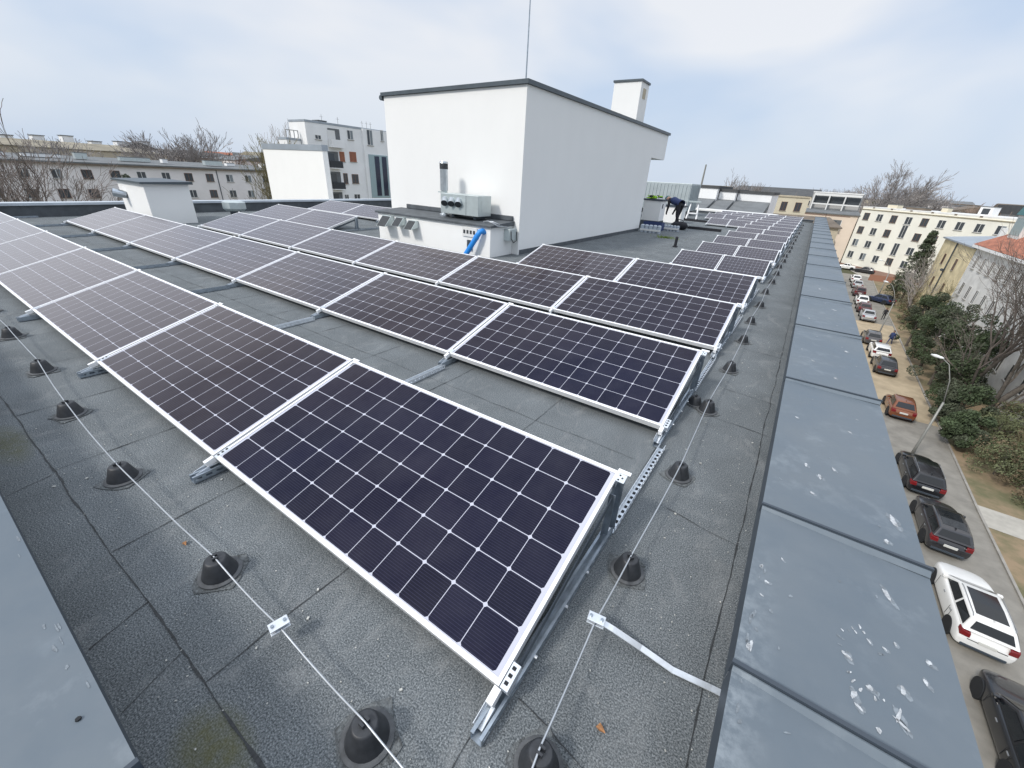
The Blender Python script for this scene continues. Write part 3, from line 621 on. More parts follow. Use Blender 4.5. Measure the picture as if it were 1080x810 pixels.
b = MB(); b.box(-5.62, -5.50, 6.54, 6.578, .10, .30, 'sheet_dark'); tag(b.build('junction_box'), 'small dark grey box on the wall below the cable bracket', 'junction box')
jb = thing('junction_box', 'pale metal box with a cable loop on the right side of the service box', 'junction box', (-5.018, 7.2, .42))
b = MB(); b.box(0.0, .16, -.13, .13, -.10, .14, 'vent_box'); b.build('casing', jb, bevel=.006); b = MB(); b.tube([(.165, -.10, .10), (.19, -.12, -.05), (.19, -.02, -.14), (.18, .11, -.1), (.165, .12, .08)], .009, 'bag_black', 6); b.build('cable_loop', jb)
b = MB(); b.tube([(-5.3, 6.7, .69), (-5.15, 6.66, .72), (-5.0, 6.62, .70), (-4.93, 6.7, .64), (-4.96, 7.1, .60)], .012, 'wire', 6); b.tube([(-5.35, 6.8, .69), (-5.1, 6.75, .71), (-4.95, 6.8, .66)], .010, 'wire', 6); tag(b.build('cable', smooth=True), 'pale cable looping over the right corner of the service box', 'cable')
# small capped chimney block on the left
cb = thing('chimney_block', 'small white block with a thin dark lid near the left edge of the roof', 'chimney', (-13.30, 3.45, 0))
b = MB(); b.box(-1.78, 0, 0, .96, -.006, .93, 'render_white'); b.build('wall', cb)
b = MB(); b.hexa([(-1.90, -.08, .933), (.09, -.08, .933), (.09, 1.04, .933), (-1.90, 1.04, .933), (-1.90, -.08, .975), (.09, -.08, .975), (.09, 1.04, 1.0), (-1.90, 1.04, 1.0)], 'fascia'); b.build('lid', cb)
b = MB(); b.tube([(-1.35, 0, .60), (-1.45, -.24, .66)], [.09, .10], 'steel_duct', 14); b.tube([(-1.455, -.243, .661), (-1.457, -.248, .662)], .085, 'mesh_dark', 14); b.build('outlet_pipe', cb)
vh = thing('roof_vent', 'pale mushroom roof vent beside the small white block', 'vent', (-13.05, 5.3, 0))
b = MB(); b.tube([(0, 0, 0), (0, 0, .35)], .13, 'sheet_dark', 14); b.build('stem', vh); b = MB(); b.tube([(0, 0, .30), (0, 0, .36), (0, 0, .52), (0, 0, .56)], [.24, .30, .30, .16], 'vent_box', 8); b.build('hood', vh)
b = MB(); b.tube([(0, 0, 0), (0, 0, .07), (0, 0, .09)], [.10, .08, .04], 'bag_black', 10); tag(b.build('roof_outlet', loc=(-14.0, 2.0, 0)), 'small black roof outlet in the far left corner', 'roof outlet')
# white blocks behind the stair house
c1 = thing('chimney_block', 'white chimney block with a hi-vis vest on it behind the stair house', 'chimney', (-4.9, 17.0, 0))
b = MB(); b.box(-.34, .34, -.05, .60, .30, 1.02, 'render_white'); b.box(-.36, .36, -.07, .62, -.006, .30, 'membrane'); b.build('wall', c1); b = MB(); b.box(-.38, .38, -.09, .64, 1.023, 1.08, 'sheet_dark'); b.build('lid', c1); b = MB(); b.box(.342, .35, .12, .24, .76, .92, 'mesh_dark'); b.build('opening', c1)
b = MB(); r = random.Random(4)
for k in range(26): 
    c = Vector((r.uniform(-.25, .2), r.uniform(0, .35), 1.085+r.uniform(.01, .11))); q = Matrix.Translation(c) @ Matrix.Rotation(r.uniform(0, 3), 4, 'Z') @ Matrix.Rotation(r.uniform(-.5, .5), 4, 'X'); b.box(-.09, .09, -.03, .03, -.012, .012, 'hi_vis' if k % 5 else 'bag_black', q)
tag(b.build('safety_vest', loc=(-4.9, 17.0, 0)), 'crumpled yellow-green safety vest on top of the chimney block', 'vest')
c2 = thing('chimney_block', 'low white chimney block beyond the worker, next to the folded ladders', 'chimney', (-5.15, 21.0, 0))
b = MB(); b.box(-.60, .46, 0, .7, .0, .70, 'render_white'); b.build('wall', c2); b = MB(); b.box(-.66, .52, -.05, .75, .703, .77, 'sheet_dark'); b.build('lid', c2)

# ------------------------------------------------------------------ things lying behind the stair house
o = thing('ventilation_container', 'big pale green-grey ribbed container behind the chimney blocks', 'container', (-7.6, 27.0, 0))
b = MB(); b.box(-1.7, 1.75, 0, 2.4, .25, 1.74, 'container'); b.build('casing', o, bevel=.02)
b = MB()
for k in range(16): b.box(-1.6+.215*k, -1.53+.215*k, -.03, -.002, .32, 1.66, 'container')
for k in range(10): b.box(1.752, 1.78, .12+.22*k, .19+.22*k, .32, 1.66, 'container')
b.build('ribs', o); b = MB(); b.box(-1.6, -1.2, .2, 2.2, 0, .247, 'sheet_dark'); b.box(1.2, 1.6, .2, 2.2, 0, .247, 'sheet_dark'); b.build('base', o)
o = thing('ventilation_container', 'white-topped pale duct box left of the green-grey container', 'container', (-8.4, 22.5, 0))
b = MB(); b.box(-.9, .9, 0, 1.2, .15, 1.35, 'vent_box'); b.build('casing', o, bevel=.02); b = MB(); b.box(-.95, .5, -.03, 1.2, 1.37, 1.66, 'win_white'); b.build('duct', o); b = MB(); b.box(-.7, .7, .1, 1.1, 0, .148, 'sheet_dark'); b.build('base', o)
for i, (x, y, s, lb) in enumerate(((-4.35, 15.45, 1.0, 'shrink-wrapped grey pack of rods lying at the stair house corner'), (-3.98, 16.9, .8, 'smaller shrink-wrapped pack beside the black bag'))):
    o = thing('wrapped_pack', lb, 'pack', (x, y, 0), .1, 'wrapped packs on the roof'); b = MB()
    for k in range(5): b.tube([(-.30*s+.15*s*k, 0, .0), (-.30*s+.15*s*k, 0, .24*s), (-.30*s+.15*s*k, 0, .27*s)], [.072*s, .072*s, .04*s], 'clear_plastic', 10)
    b.build('rolls', o); b = MB(); b.box(-.36*s, .36*s, -.08, .08, .06, .12, 'win_white'); b.build('wrapping', o)
o = thing('tool_bag', 'slumped black tool bag on the roof behind the stair house', 'bag', (-3.95, 17.9, 0))
b = MB(); b.tube([(-.3, 0, .12), (-.2, .02, .15), (.05, 0, .16), (.22, .02, .14), (.3, 0, .10)], [.08, .14, .16, .15, .08], 'bag_black', 12); b.build('body', o, smooth=True); b = MB(); b.tube([(-.15, 0, .27), (-.1, 0, .38), (.1, 0, .36), (.15, 0, .26)], .018, 'bag_black', 6); b.build('handle', o)
o = thing('crate', 'low dark blue crate beside the chimney block behind the stair house', 'crate', (-4.55, 16.45, 0))
b = MB(); b.box(-.35, .35, -.2, .2, .02, .05, 'cloth_blue'); b.box(-.35, .35, -.2, -.18, .05, .3, 'cloth_blue'); b.box(-.35, .35, .18, .2, .05, .3, 'cloth_blue'); b.box(-.35, -.33, -.18, .18, .05, .3, 'cloth_blue'); b.box(.33, .35, -.18, .18, .05, .3, 'cloth_blue'); b.build('body', o); b = MB(); b.box(-.2, .2, -.12, .12, .06, .27, 'bag_black'); b.build('contents', o)
b = MB(); r = random.Random(6)
for k in range(160):
    a = r.uniform(0, 6.3); q = abs(r.gauss(0, .16)); x, y = q*math.cos(a)*1.5, q*math.sin(a); h = r.uniform(.01, .09)
    b.poly([(x, y, .005), (x+.015, y, .005), (x+r.uniform(-.04, .04), y+r.uniform(-.04, .04), h)], 'weed'); b.poly([(x, y, h*.5), (x+.04, y+.015, h*.6), (x+.03, y+.05, h*.5)], 'weed')
tag(b.build('moss_tuft', loc=(-3.45, 14.3, 0)), 'bright yellow-green tuft of moss on the open felt', 'moss')
b = MB(); b.tube([(0, 0, 0), (0, 0, .03), (0, 0, .04), (0, 0, .27), (0, 0, .29)], [.07, .07, .040, .040, .02], 'bag_black', 12); tag(b.build('roof_outlet', loc=(-2.62, 12.3, 0)), 'black upright vent stub on the open felt behind the fourth row', 'roof outlet')
for i, (x, lb) in enumerate(((-5.75, 'left of two folded aluminium trestles near the container'), (-5.1, 'right of two folded aluminium trestles near the container'))):
    o = thing('trestle', lb, 'trestle', (x+.2, 24.2, 0), .1, 'folded aluminium trestles')
    b = MB(); b.tube([(-.25, 0, .05), (-.18, .25, .85)], .03, 'aluminium', 6); b.tube([(.25, 0, .05), (.18, .25, .85)], .03, 'aluminium', 6); b.build('front_frame', o)
    b = MB(); b.tube([(-.25, .5, .05), (-.18, .27, .85)], .03, 'aluminium', 6); b.tube([(.25, .5, .05), (.18, .27, .85)], .03, 'aluminium', 6); b.build('rear_frame', o)
    b = MB(); b.box(-.3, .3, .1, .42, .85, .92, 'vent_box'); b.box(-.24, .24, -.02, .02, .3, .36, 'aluminium'); b.build('top', o)
    b = MB(); b.box(-.3, .3, -.05, .55, .0, .05, 'bag_black'); b.build('base_pad', o)
# worker bending over the chimney block
def person(name, label, joints, edges, rad, loc, rz, mats, cat='person'):
    me = bpy.data.meshes.new(name); me.from_pydata(joints, edges, []); o = bpy.data.objects.new(name, me); COL.objects.link(o); o.location = loc; o.rotation_euler = (0, 0, rz)
    s = o.modifiers.new('skin', 'SKIN'); s.use_smooth_shade = True
    for i, v in enumerate(me.skin_vertices[0].data): v.radius = rad[i]; v.use_root = (i == 0)
    o.modifiers.new('sub', 'SUBSURF').levels = 2; o.modifiers['sub'].render_levels = 2
    me.materials.append(M[mats]); return tag(o, label, cat)
def figure(label, loc, rz, bend, cloth, top, hair='hair', stride=.12):
    """one continuous body; bend is the forward lean of the trunk in radians (forward = +y)"""
    def tr(y, z): c, s = math.cos(bend), math.sin(bend); dz = z-.95; return (y*c+dz*s, .95+dz*c-y*s)
    J = [(0, 0, .95)]; rd = [(.15, .12)]
    def add(x, y, z, r, t=True):
        if t: y, z = tr(y, z)
        J.append((x, y, z)); rd.append(r if isinstance(r, tuple) else (r, r)); return len(J)-1
    sp1 = add(0, .01, 1.15, (.14, .11)); ch_ = add(0, 0, 1.36, (.17, .12)); nk = add(0, .01, 1.49, .055); hd0 = add(0, .03, 1.58, .085); hd1 = add(0, .03, 1.70, .085)
    E = [(0, sp1), (sp1, ch_), (ch_, nk), (nk, hd0), (hd0, hd1)]
    for s in (-1, 1):
        sh = add(.19*s, 0, 1.41, .062); 
        if bend > .5: el = add(.25*s, .24, 1.30, .047); wr = add(.20*s, .47, 1.33, .034); ha = add(.18*s, .56, 1.32, (.042, .022))
        else: el = add(.25*s, -.02+.08*s, 1.13, .047); wr = add(.26*s, .05+.12*s, .90, .034); ha = add(.26*s, .08+.12*s, .80, (.042, .022))
        E += [(ch_, sh), (sh, el), (el, wr), (wr, ha)]
        hp = add(.10*s, 0, .88, .10, False); kn = add(.11*s, .04+stride*s*.6, .50, .068, False); an = add(.11*s, -.02+stride*s*1.6, .10, .045, False); to = add(.12*s, .14+stride*s*1.6, .045, .042, False)
        E += [(0, hp), (hp, kn), (kn, an), (an, to)]
    p = person('person', label, J, E, rd, loc, rz, cloth)
    # jacket follows the trunk; head skin, face and hair are children
    hc = Vector(J[hd1]); dirv = (Vector(J[hd1])-Vector(J[nk])).normalized(); fw = Vector((0, dirv.z, -dirv.y))
    b = MB(); b.tube([hc-dirv*.13, hc-dirv*.09, hc-dirv*.02, hc+dirv*.03], [.062, .088, .094, .08], 'skin', 14); b.tube([hc+fw*.085-dirv*.03, hc+fw*.118-dirv*.05, hc+fw*.09-dirv*.065], [.008, .016, .012], 'skin', 6)
    for s in (-1, 1): b.tube([hc+Vector((.09*s, 0, 0))-dirv*.06, hc+Vector((.10*s, 0, 0))-dirv*.01], [.018, .02], 'skin', 6)
    b.build('face', p, smooth=True)
    b = MB(); b.tube([hc-dirv*.02-fw*.02, hc+dirv*.03-fw*.01, hc+dirv*.09, hc+dirv*.115], [.101, .104, .075, .02], hair, 14); b.build('hair', p, smooth=True)
    cj = [Vector(J[0]), Vector(J[sp1]), Vector(J[ch_])]; n = 16; b = MB(); base = 0; prof = [(cj[0]-(cj[1]-cj[0])*.25, .185, .15), (cj[0], .18, .145), (cj[1], .172, .135), (cj[2], .205, .145), (cj[2]+(cj[2]-cj[1])*.4, .13, .09)]
    for c, rx_, ry_ in prof:
        ax = (cj[2]-cj[0]).normalized(); f2 = Vector((0, ax.z, -ax.y))
        for j in range(n): a = 2*math.pi*j/n; b.v.append(tuple(c+Vector((math.cos(a)*rx_, 0, 0))+f2*math.sin(a)*ry_))
    k = b.mi(top)
    for i in range(len(prof)-1):
        for j in range(n): b.f.append((i*n+j, i*n+(j+1) % n, (i+1)*n+(j+1) % n, (i+1)*n+j)); b.m.append(k)
    b.build('jacket', p, smooth=True)
    return p
figure('worker in dark clothes bending forward over the chimney block behind the stair house', (-4.15, 18.25, 0), R(62), 1.35, 'cloth_dark', 'cloth_blue', 'teal')

# ------------------------------------------------------------------ ground, street
b = MB(); S = 2500
b.poly([(-S, -S, G-.06), (S, -S, G-.06), (S, S, G-.06), (-S, S, G-.06)], 'ground_far'); tag(b.build('ground'), kind='structure')
def strip(name, L_, Rr, z, m, kind='structure'):
    b = MB()
    for i in range(len(L_)-1): b.poly([(*L_[i], z), (*Rr[i], z), (*Rr[i+1], z), (*L_[i+1], z)], m)
    return tag(b.build(name), kind=kind)
Y_ = [-30, 10, 22, 30, 38, 48, 62, 78, 100, 124]; XR = [13.4, 13.4, 13.45, 13.5, 13.7, 13.85, 14.2, 14.55, 14.85, 15.6]
strip('road', [(4.5, y) for y in Y_], [(x, y) for x, y in zip(XR, Y_)], G+.0, 'asphalt')
strip('sandy_road_section', [(4.6, y) for y in (42, 48, 62, 76)], [(13.75, 42), (13.83, 48), (14.18, 62), (14.45, 76)], G+.006, 'ochre_paving')
strip('verge', [(x+.12, y) for x, y in zip(XR, Y_)], [(19.2, y) for y in Y_], G+.03, 'verge')
b = MB()
for i in range(len(Y_)-1):
    b.hexa([(XR[i], Y_[i], G-.02), (XR[i]+.12, Y_[i], G-.02), (XR[i+1]+.12, Y_[i+1], G-.02), (XR[i+1], Y_[i+1], G-.02), (XR[i], Y_[i], G+.09), (XR[i]+.12, Y_[i], G+.09), (XR[i+1]+.12, Y_[i+1], G+.09), (XR[i+1], Y_[i+1], G+.09)], 'kerb')
tag(b.build('kerb'), kind='structure')
b = MB(); b.poly([(13.6, 28.7, G+.05), (30, 27.5, G+.05), (30, 30.2, G+.05), (13.65, 30.9, G+.05)], 'paving'); tag(b.build('path'), kind='structure')
b = MB(); b.poly([(13.3, 124, G+.004), (60, 80, G+.004), (66, 88, G+.004), (10, 140, G+.004)], 'paving'); tag(b.build('cross_path'), kind='structure')
b = MB(); b.poly([(1.2, -30, G+.05), (4.4, -30, G+.05), (4.4, 130, G+.05), (1.2, 130, G+.05)], 'paving'); tag(b.build('pavement'), kind='structure')

# ------------------------------------------------------------------ cars
def car(label, loc, paint, L=4.3, W_=1.78, H=1.48, style='hatch', roofglass=False, rz=0, rails=False):
    """nose towards +Y, origin under the rear bumper centre"""
    o = thing('parked_car', label, 'car', loc, rz, 'cars parked along the street')
    hw = W_/2; P = 'paint_'+paint; estate = style in ('suv', 'estate'); hb = .96 if style != 'suv' else 1.05
    st = [(0, .84, .52, .62, .30), (.05, .92, .42, .78, .24), (.22, .975, .36, hb-.03, .2), (.75, 1, .28, hb, .18), (L*.38, 1, .22, hb, .18), (L*.62, 1, .22, hb-.01, .18), (L-1.15, .995, .24, hb-.02, .18), (L-.62, .97, .30, hb-.12, .18), (L-.22, .88, .34, hb-.22, .22), (L-.06, .74, .40, hb-.30, .27), (L, .58, .46, hb-.38, .33)]
    b = MB(); n = None
    for (y, ws, zm, zd, zb) in st:
        x = hw*ws; ring = [(x*.80, zb), (x*.955, zb+.08), (x, zm+.16), (x*.985, zd-.10), (x*.90, zd-.015), (x*.55, zd+.02)]
        full = [(p, q) for p, q in ring]+[(-p, q) for p, q in reversed(ring)]
        b.v += [(p, y, q) for p, q in full]; n = len(full)
    k = b.mi(P)
    for i in range(len(st)-1):
        for j in range(n): b.f.append((i*n+j, (i+1)*n+j, (i+1)*n+(j+1) % n, i*n+(j+1) % n)); b.m.append(k)
    b.f.append(tuple(range(n))); b.m.append(k); b.f.append(tuple(reversed(range((len(st)-1)*n, len(st)*n)))); b.m.append(k)
    body = b.build('body', o, smooth=True); sb_ = body.modifiers.new('sub', 'SUBSURF'); sb_.levels = 2; sb_.render_levels = 2
    # cabin
    yrb, yrt = (.10, .42) if estate else (.22, .80) if style == 'hatch' else (.95, 1.55)
    yft, yfb = L*.50+.18, L-1.22; zt = H-.045; wb, wt = hw*.885, hw*.70; z0 = hb-.03
    Q = [(-wb, yrb, z0), (wb, yrb, z0), (wb*.97, yfb, z0-.03), (-wb*.97, yfb, z0-.03), (-wt*.96, yrt, zt-.02), (wt*.96, yrt, zt-.02), (wt, yft, zt), (-wt, yft, zt)]
    ym = (yrt+yft)/2
    b = MB(); 
    top = [(-wt*.96, yrt, zt-.02), (wt*.96, yrt, zt-.02), (wt*1.01, ym, zt+.035), (wt*.97, yft, zt), (-wt*.97, yft, zt), (-wt*1.01, ym, zt+.035)]
    bot = [(-wb, yrb, z0), (wb, yrb, z0), (wb*1.01, ym, z0), (wb*.95, yfb, z0-.03), (-wb*.95, yfb, z0-.03), (-wb*1.01, ym, z0)]
    bb = len(b.v); b.v += bot+top; k = b.mi(P)
    for i in range(6): b.f.append((bb+i, bb+(i+1) % 6, bb+6+(i+1) % 6, bb+6+i)); b.m.append(k)
    b.f.append((bb+6, bb+7, bb+8, bb+11)); b.f.append((bb+11, bb+8, bb+9, bb+10)); b.m += [k, k]
    b.build('cabin', o, smooth=True, bevel=.075, seg=4)
    def lerp3(a, c, t): return Vector(a).lerp(Vector(c), t)
    def glass(name, q, off, ins=(.08, .08, .10, .10)):
        a, b1, c, d = [Vector(p) for p in q]   # bottom l, bottom r, top r, top l
        l, r_, bt, tp = ins
        f = lambda u, v: a.lerp(b1, u).lerp(d.lerp(c, u), v)
        nrm = (b1-a).cross(d-a).normalized()*off
        g = MB(); pts = [f(l, bt), f(1-r_, bt), f(1-r_*1.1, 1-tp), f(l*1.1, 1-tp)]
        cc = sum(pts, Vector())/4
        g.poly([p+nrm for p in pts], 'car_glass'); return g.build(name, o)
    glass('rear_window', (Q[0], Q[1], Q[5], Q[4]), .018, (.09, .09, .20, .14)); glass('windscreen', (Q[2], Q[3], Q[7], Q[6]), .018, (.07, .07, .10, .10))
    for s in (1, -1):
        m1 = (s*wb*1.01, ym, z0); t1 = (s*wt*1.01, ym, zt+.03); r0 = (s*wb, yrb, z0); rt = (s*wt*.96, yrt, zt-.02); f0 = (s*wb*.95, yfb, z0-.03); ft = (s*wt*.97, yft, zt)
        if s > 0: glass('side_window', (r0, m1, t1, rt), .016, (.20 if not estate else .10, .04, .14, .17)); glass('side_window', (m1, f0, ft, t1), .016, (.04, .16, .14, .17))
        else: glass('side_window', (m1, r0, rt, t1), .016, (.04, .20 if not estate else .10, .14, .17)); glass('side_window', (f0, m1, t1, ft), .016, (.16, .04, .14, .17))
        b = MB(); b.box(s*hw*.93-.08, s*hw*.93+.10 if s > 0 else s*hw*.93+.08, yfb-.42, yfb-.28, z0+.02, z0+.16, P) if s > 0 else b.box(-hw*.93-.10, -hw*.93+.08, yfb-.42, yfb-.28, z0+.02, z0+.16, P); b.build('mirror', o, bevel=.03)
        for y in (.78, L-.86):
            wl = thing('wheel', 'x', 'x', (s*(hw-.105), y, .325)); wl.parent = o
            for kk in ('label', 'category'): del wl[kk]
            g = MB(); g.tube([(-.10, 0, 0), (-.085, 0, 0), (.085, 0, 0), (.10, 0, 0)], [.27, .325, .325, .27], 'tyre', 22); g.build('tyre', wl)
            g = MB(); g.tube([(s*.098, 0, 0), (s*.108, 0, 0)], [.215, .205], 'rim', 18); g.build('rim', wl)
            g = MB(); g.tube([(s*(hw-.07), y, .34), (s*(hw+.006), y, .34)], .40, 'dark_hole', 22); g.build('wheel_arch', o)
        b = MB(); zt_ = hb-.16; b.hexa([(s*hw*.58, -.012, zt_-.12), (s*hw*.90, .035, zt_-.14), (s*hw*.94, .26, zt_-.02), (s*hw*.6, .10, zt_), (s*hw*.60, .0, zt_+.06), (s*hw*.88, .05, zt_+.10), (s*hw*.925, .30, zt_+.13), (s*hw*.6, .12, zt_+.10)], 'tail_lamp'); b.build('tail_light', o, bevel=.015)
        b = MB(); b.hexa([(s*hw*.5, L-.14, hb-.46), (s*hw*.76, L-.28, hb-.44), (s*hw*.74, L-.5, hb-.4), (s*hw*.5, L-.4, hb-.4), (s*hw*.5, L-.13, hb-.34), (s*hw*.76, L-.27, hb-.30), (s*hw*.76, L-.5, hb-.26), (s*hw*.5, L-.4, hb-.28)], 'pane_light'); b.build('headlight', o, bevel=.015)
        if rails: b = MB(); b.tube([(s*wt*.93, yrt+.1, zt+.01), (s*wt*.93, yrt+.2, zt+.06), (s*wt*.93, yft-.3, zt+.07), (s*wt*.93, yft-.15, zt+.02)], .016, 'rim', 6); b.build('roof_rail', o)
    b = MB()
    for s in (1, -1):
        for yy in (yft-.05-(yft-yrb)*.46, yfb-.22, yrb+.95 if estate else yrb+.75): b.box(s*hw*1.0-.004, s*hw*1.0+.004, yy, yy+.012, .42, hb-.12, 'dark_hole')
        for yy in (yft-(yft-yrb)*.40, yfb-.75): b.box(s*hw-.01, s*hw+.022, yy-.42, yy-.27, hb-.22, hb-.19, 'rim')
    b.box(-hw*.62, hw*.62, -.010, .03, hb-.36, hb-.352, 'dark_hole'); b.build('door_trim', o)
    b = MB(); b.box(-.22, .02, (yrb+yrt)/2-.05, (yrb+yrt)/2-.03, (z0+zt)/2-.08, (z0+zt)/2-.06, 'dark_hole'); b.build('wiper', o)
    b = MB(); b.box(-.26, .26, -.022, .02, .66, .78, 'plate'); b.build('number_plate', o)
    b = MB(); b.box(-hw*.72, hw*.72, -.018, .04, .30, .42, 'sheet_dark'); b.build('bumper_trim', o, bevel=.02)
    if roofglass:
        b = MB(); x = wt*.74; y0_, y1_ = yrt+.32, yft-.18
        def zr(y): return (zt-.02+.055*(y-yrt)/(ym-yrt) if y < ym else zt+.035-.035*(y-ym)/(yft-ym))+.006
        b.poly([(-x, y0_, zr(y0_)), (x, y0_, zr(y0_)), (x, ym, zr(ym)), (-x, ym, zr(ym))], 'car_glass'); b.poly([(-x, ym, zr(ym)), (x, ym, zr(ym)), (x*.97, y1_, zr(y1_)), (-x*.97, y1_, zr(y1_))], 'car_glass'); b.build('sunroof', o)
    b = MB(); b.hexa([(-.02, yrt+.15, zt-.02), (.02, yrt+.15, zt-.02), (.01, yrt+.32, zt), (-.01, yrt+.32, zt), (-.008, yrt+.12, zt+.09), (.008, yrt+.12, zt+.09), (.004, yrt+.2, zt+.08), (-.004, yrt+.2, zt+.08)], P); b.build('antenna_fin', o)
    return o
G1 = G+.012
car('black car nearest to the camera, its roof cut by the right edge of the photo', (11.35, 12.55, G1), 'black', 4.6, 1.82, 1.46, 'estate')
car('white car with a big dark glass roof beside the near parapet', (11.0, 18.2, G1), 'white', 4.55, 1.86, 1.52, 'suv', roofglass=True, rails=True)
car('dark grey hatchback in front of the white glass-roofed car', (11.0, 24.2, G1), 'anthracite', 4.3, 1.76, 1.50, 'suv', roofglass=True)
car('black estate car between the dark grey and the copper cars', (10.95, 29.6, G1), 'black', 4.6, 1.8, 1.45, 'estate', rails=True)
car('copper-orange small car standing alone on the street', (11.2, 41.0, G1), 'copper', 4.0, 1.75, 1.5, 'hatch')
car('dark blue-black car at the near end of the middle group of three', (11.25, 52.0, G1), 'anthracite', 4.4, 1.78, 1.5, 'hatch')
car('white car in the middle of the group of three on the sandy road', (11.25, 57.2, G1), 'white', 4.3, 1.8, 1.48, 'suv')
car('grey car at the far end of the group of three on the sandy road', (11.0, 62.9, G1), 'grey', 4.3, 1.76, 1.46, 'hatch')
car('pale silver saloon nearest in the far parked group', (11.5, 75.6, G1), 'silver', 4.3, 1.76, 1.46, 'sedan')
car('dark red-brown car behind the pale saloon in the far parked group', (11.4, 81.2, G1), 'darkred', 4.2, 1.76, 1.46, 'hatch')
car('white hatchback between two dark cars in the far group', (11.5, 87.1, G1), 'white', 4.2, 1.76, 1.5, 'hatch')
car('brown-grey van-like car farther up in the far group', (11.6, 95.0, G1), 'darkred', 4.4, 1.8, 1.7, 'suv')
car('silver car before the last white one in the far group', (11.8, 103.8, G1), 'silver', 4.2, 1.76, 1.48, 'hatch')
car('white car at the far end of the parked line', (11.95, 111.0, G1), 'white', 4.2, 1.76, 1.48, 'hatch')
car('blue-black car standing crosswise by the bushes on the right of the street', (15.9, 91.5, G1+.03), 'blue', 4.1, 1.75, 1.5, 'hatch', rz=R(50))
car('white car parked sideways below the yellow house', (13.1, 131.0, G1), 'white', 4.2, 1.76, 1.45, 'sedan', rz=R(80))
car('dark car parked sideways below the yellow house', (16.6, 128.2, G1), 'anthracite', 4.2, 1.76, 1.5, 'hatch', rz=R(72))
figure('distant pedestrian in black walking on the street', (13.6, 79.5, G+.0), 2.9, .05, 'cloth_dark', 'cloth_dark')
figure('pedestrian in a dark blue jacket walking on the sandy road', (12.95, 65.5, G+.0), 2.6, .08, 'cloth_blue', 'cloth_blue', stride=.2)

# ------------------------------------------------------------------ street lamps
def lamp(label, loc, h, arm, reach):
    o = thing('street_lamp', label, 'street lamp', loc, 0, 'street lamps along the road')
    b = MB(); b.tube([(0, 0, 0), (0, 0, .9), (0, 0, h)], [.11, .085, .06], 'lamp_grey', 10); b.build('pole', o, smooth=True)
    e = Vector((arm[0], arm[1], reach)); b = MB(); b.tube([(0, 0, h), (e.x*.25, e.y*.25, h+(reach-h)*.55), (e.x*.6, e.y*.6, h+(reach-h)*.9), e], [.035, .03, .026, .024], 'lamp_grey', 6); b.build('arm', o, smooth=True)
    d = Vector((arm[0], arm[1], 0)).normalized(); b = MB(); b.tube([e-d*.1, e+d*.05, e+d*.35, e+d*.6], [.04, .08, .10, .05], 'lamp_head', 10); b.build('lamp_head', o, smooth=True)
lamp('tall grey street lamp between the black estate and the copper car', (11.15, 35.1, G), 4.35, (-1.0, .75), 7.0)
lamp('grey street lamp beside the group of three cars', (11.95, 67.6, G), 4.6, (-1.2, 1.6), 6.7)
lamp('farthest grey street lamp by the bushes', (14.9, 100, G), 4.2, (-1.6, 1), 6.0)

# ------------------------------------------------------------------ buildings
WPROTO = {}
def window_proto(style, w_, h_):
    key = (style, w_, h_)
    if key in WPROTO: return WPROTO[key]
    fr = {'white': 'win_white', 'brown': 'win_brown', 'shutter': 'shutter'}.get(style.split('_')[0], 'win_white')
    b = MB(); t = .07
    b.box(-w_/2, w_/2, -.03, 0, -h_/2, -h_/2+t, fr); b.box(-w_/2, w_/2, -.03, 0, h_/2-t, h_/2, fr)
    b.box(-w_/2, -w_/2+t, -.03, 0, -h_/2+t, h_/2-t, fr); b.box(w_/2-t, w_/2, -.03, 0, -h_/2+t, h_/2-t, fr); b.box(-t/2, t/2, -.03, 0, -h_/2+t, h_/2-t, fr)
    b.box(-w_/2-.06, w_/2+.06, -.12, 0, -h_/2-.07, -h_/2-.002, 'kerb')
    if style == 'shutter':
        k = -h_/2+t
        while k < h_/2-t: b.box(-w_/2+t, w_/2-t, -.028, 0, k, k+.1, 'shutter'); k += .14
    me = b.build('window'); g = MB()
    g.box(-w_/2+t, -t/2, -.012, 0, -h_/2+t, h_/2-t, 'pane'); g.box(t/2, w_/2-t, -.012, 0, -h_/2+t, h_/2-t, 'pane_light' if style.endswith('half') else 'pane')
    mg = g.build('pane'); WPROTO[key] = (me.data, mg.data); bpy.data.objects.remove(me); bpy.data.objects.remove(mg); return WPROTO[key]
def win(par_, x, z_, w_=1.3, h_=1.45, style='white'):
    a, c = window_proto(style, w_, h_)
    f = bpy.data.objects.new('window', a); COL.objects.link(f); f.parent = par_; f.location = (x, -.012, z_)
    g = bpy.data.objects.new('pane', c); COL.objects.link(g); g.parent = f; return f
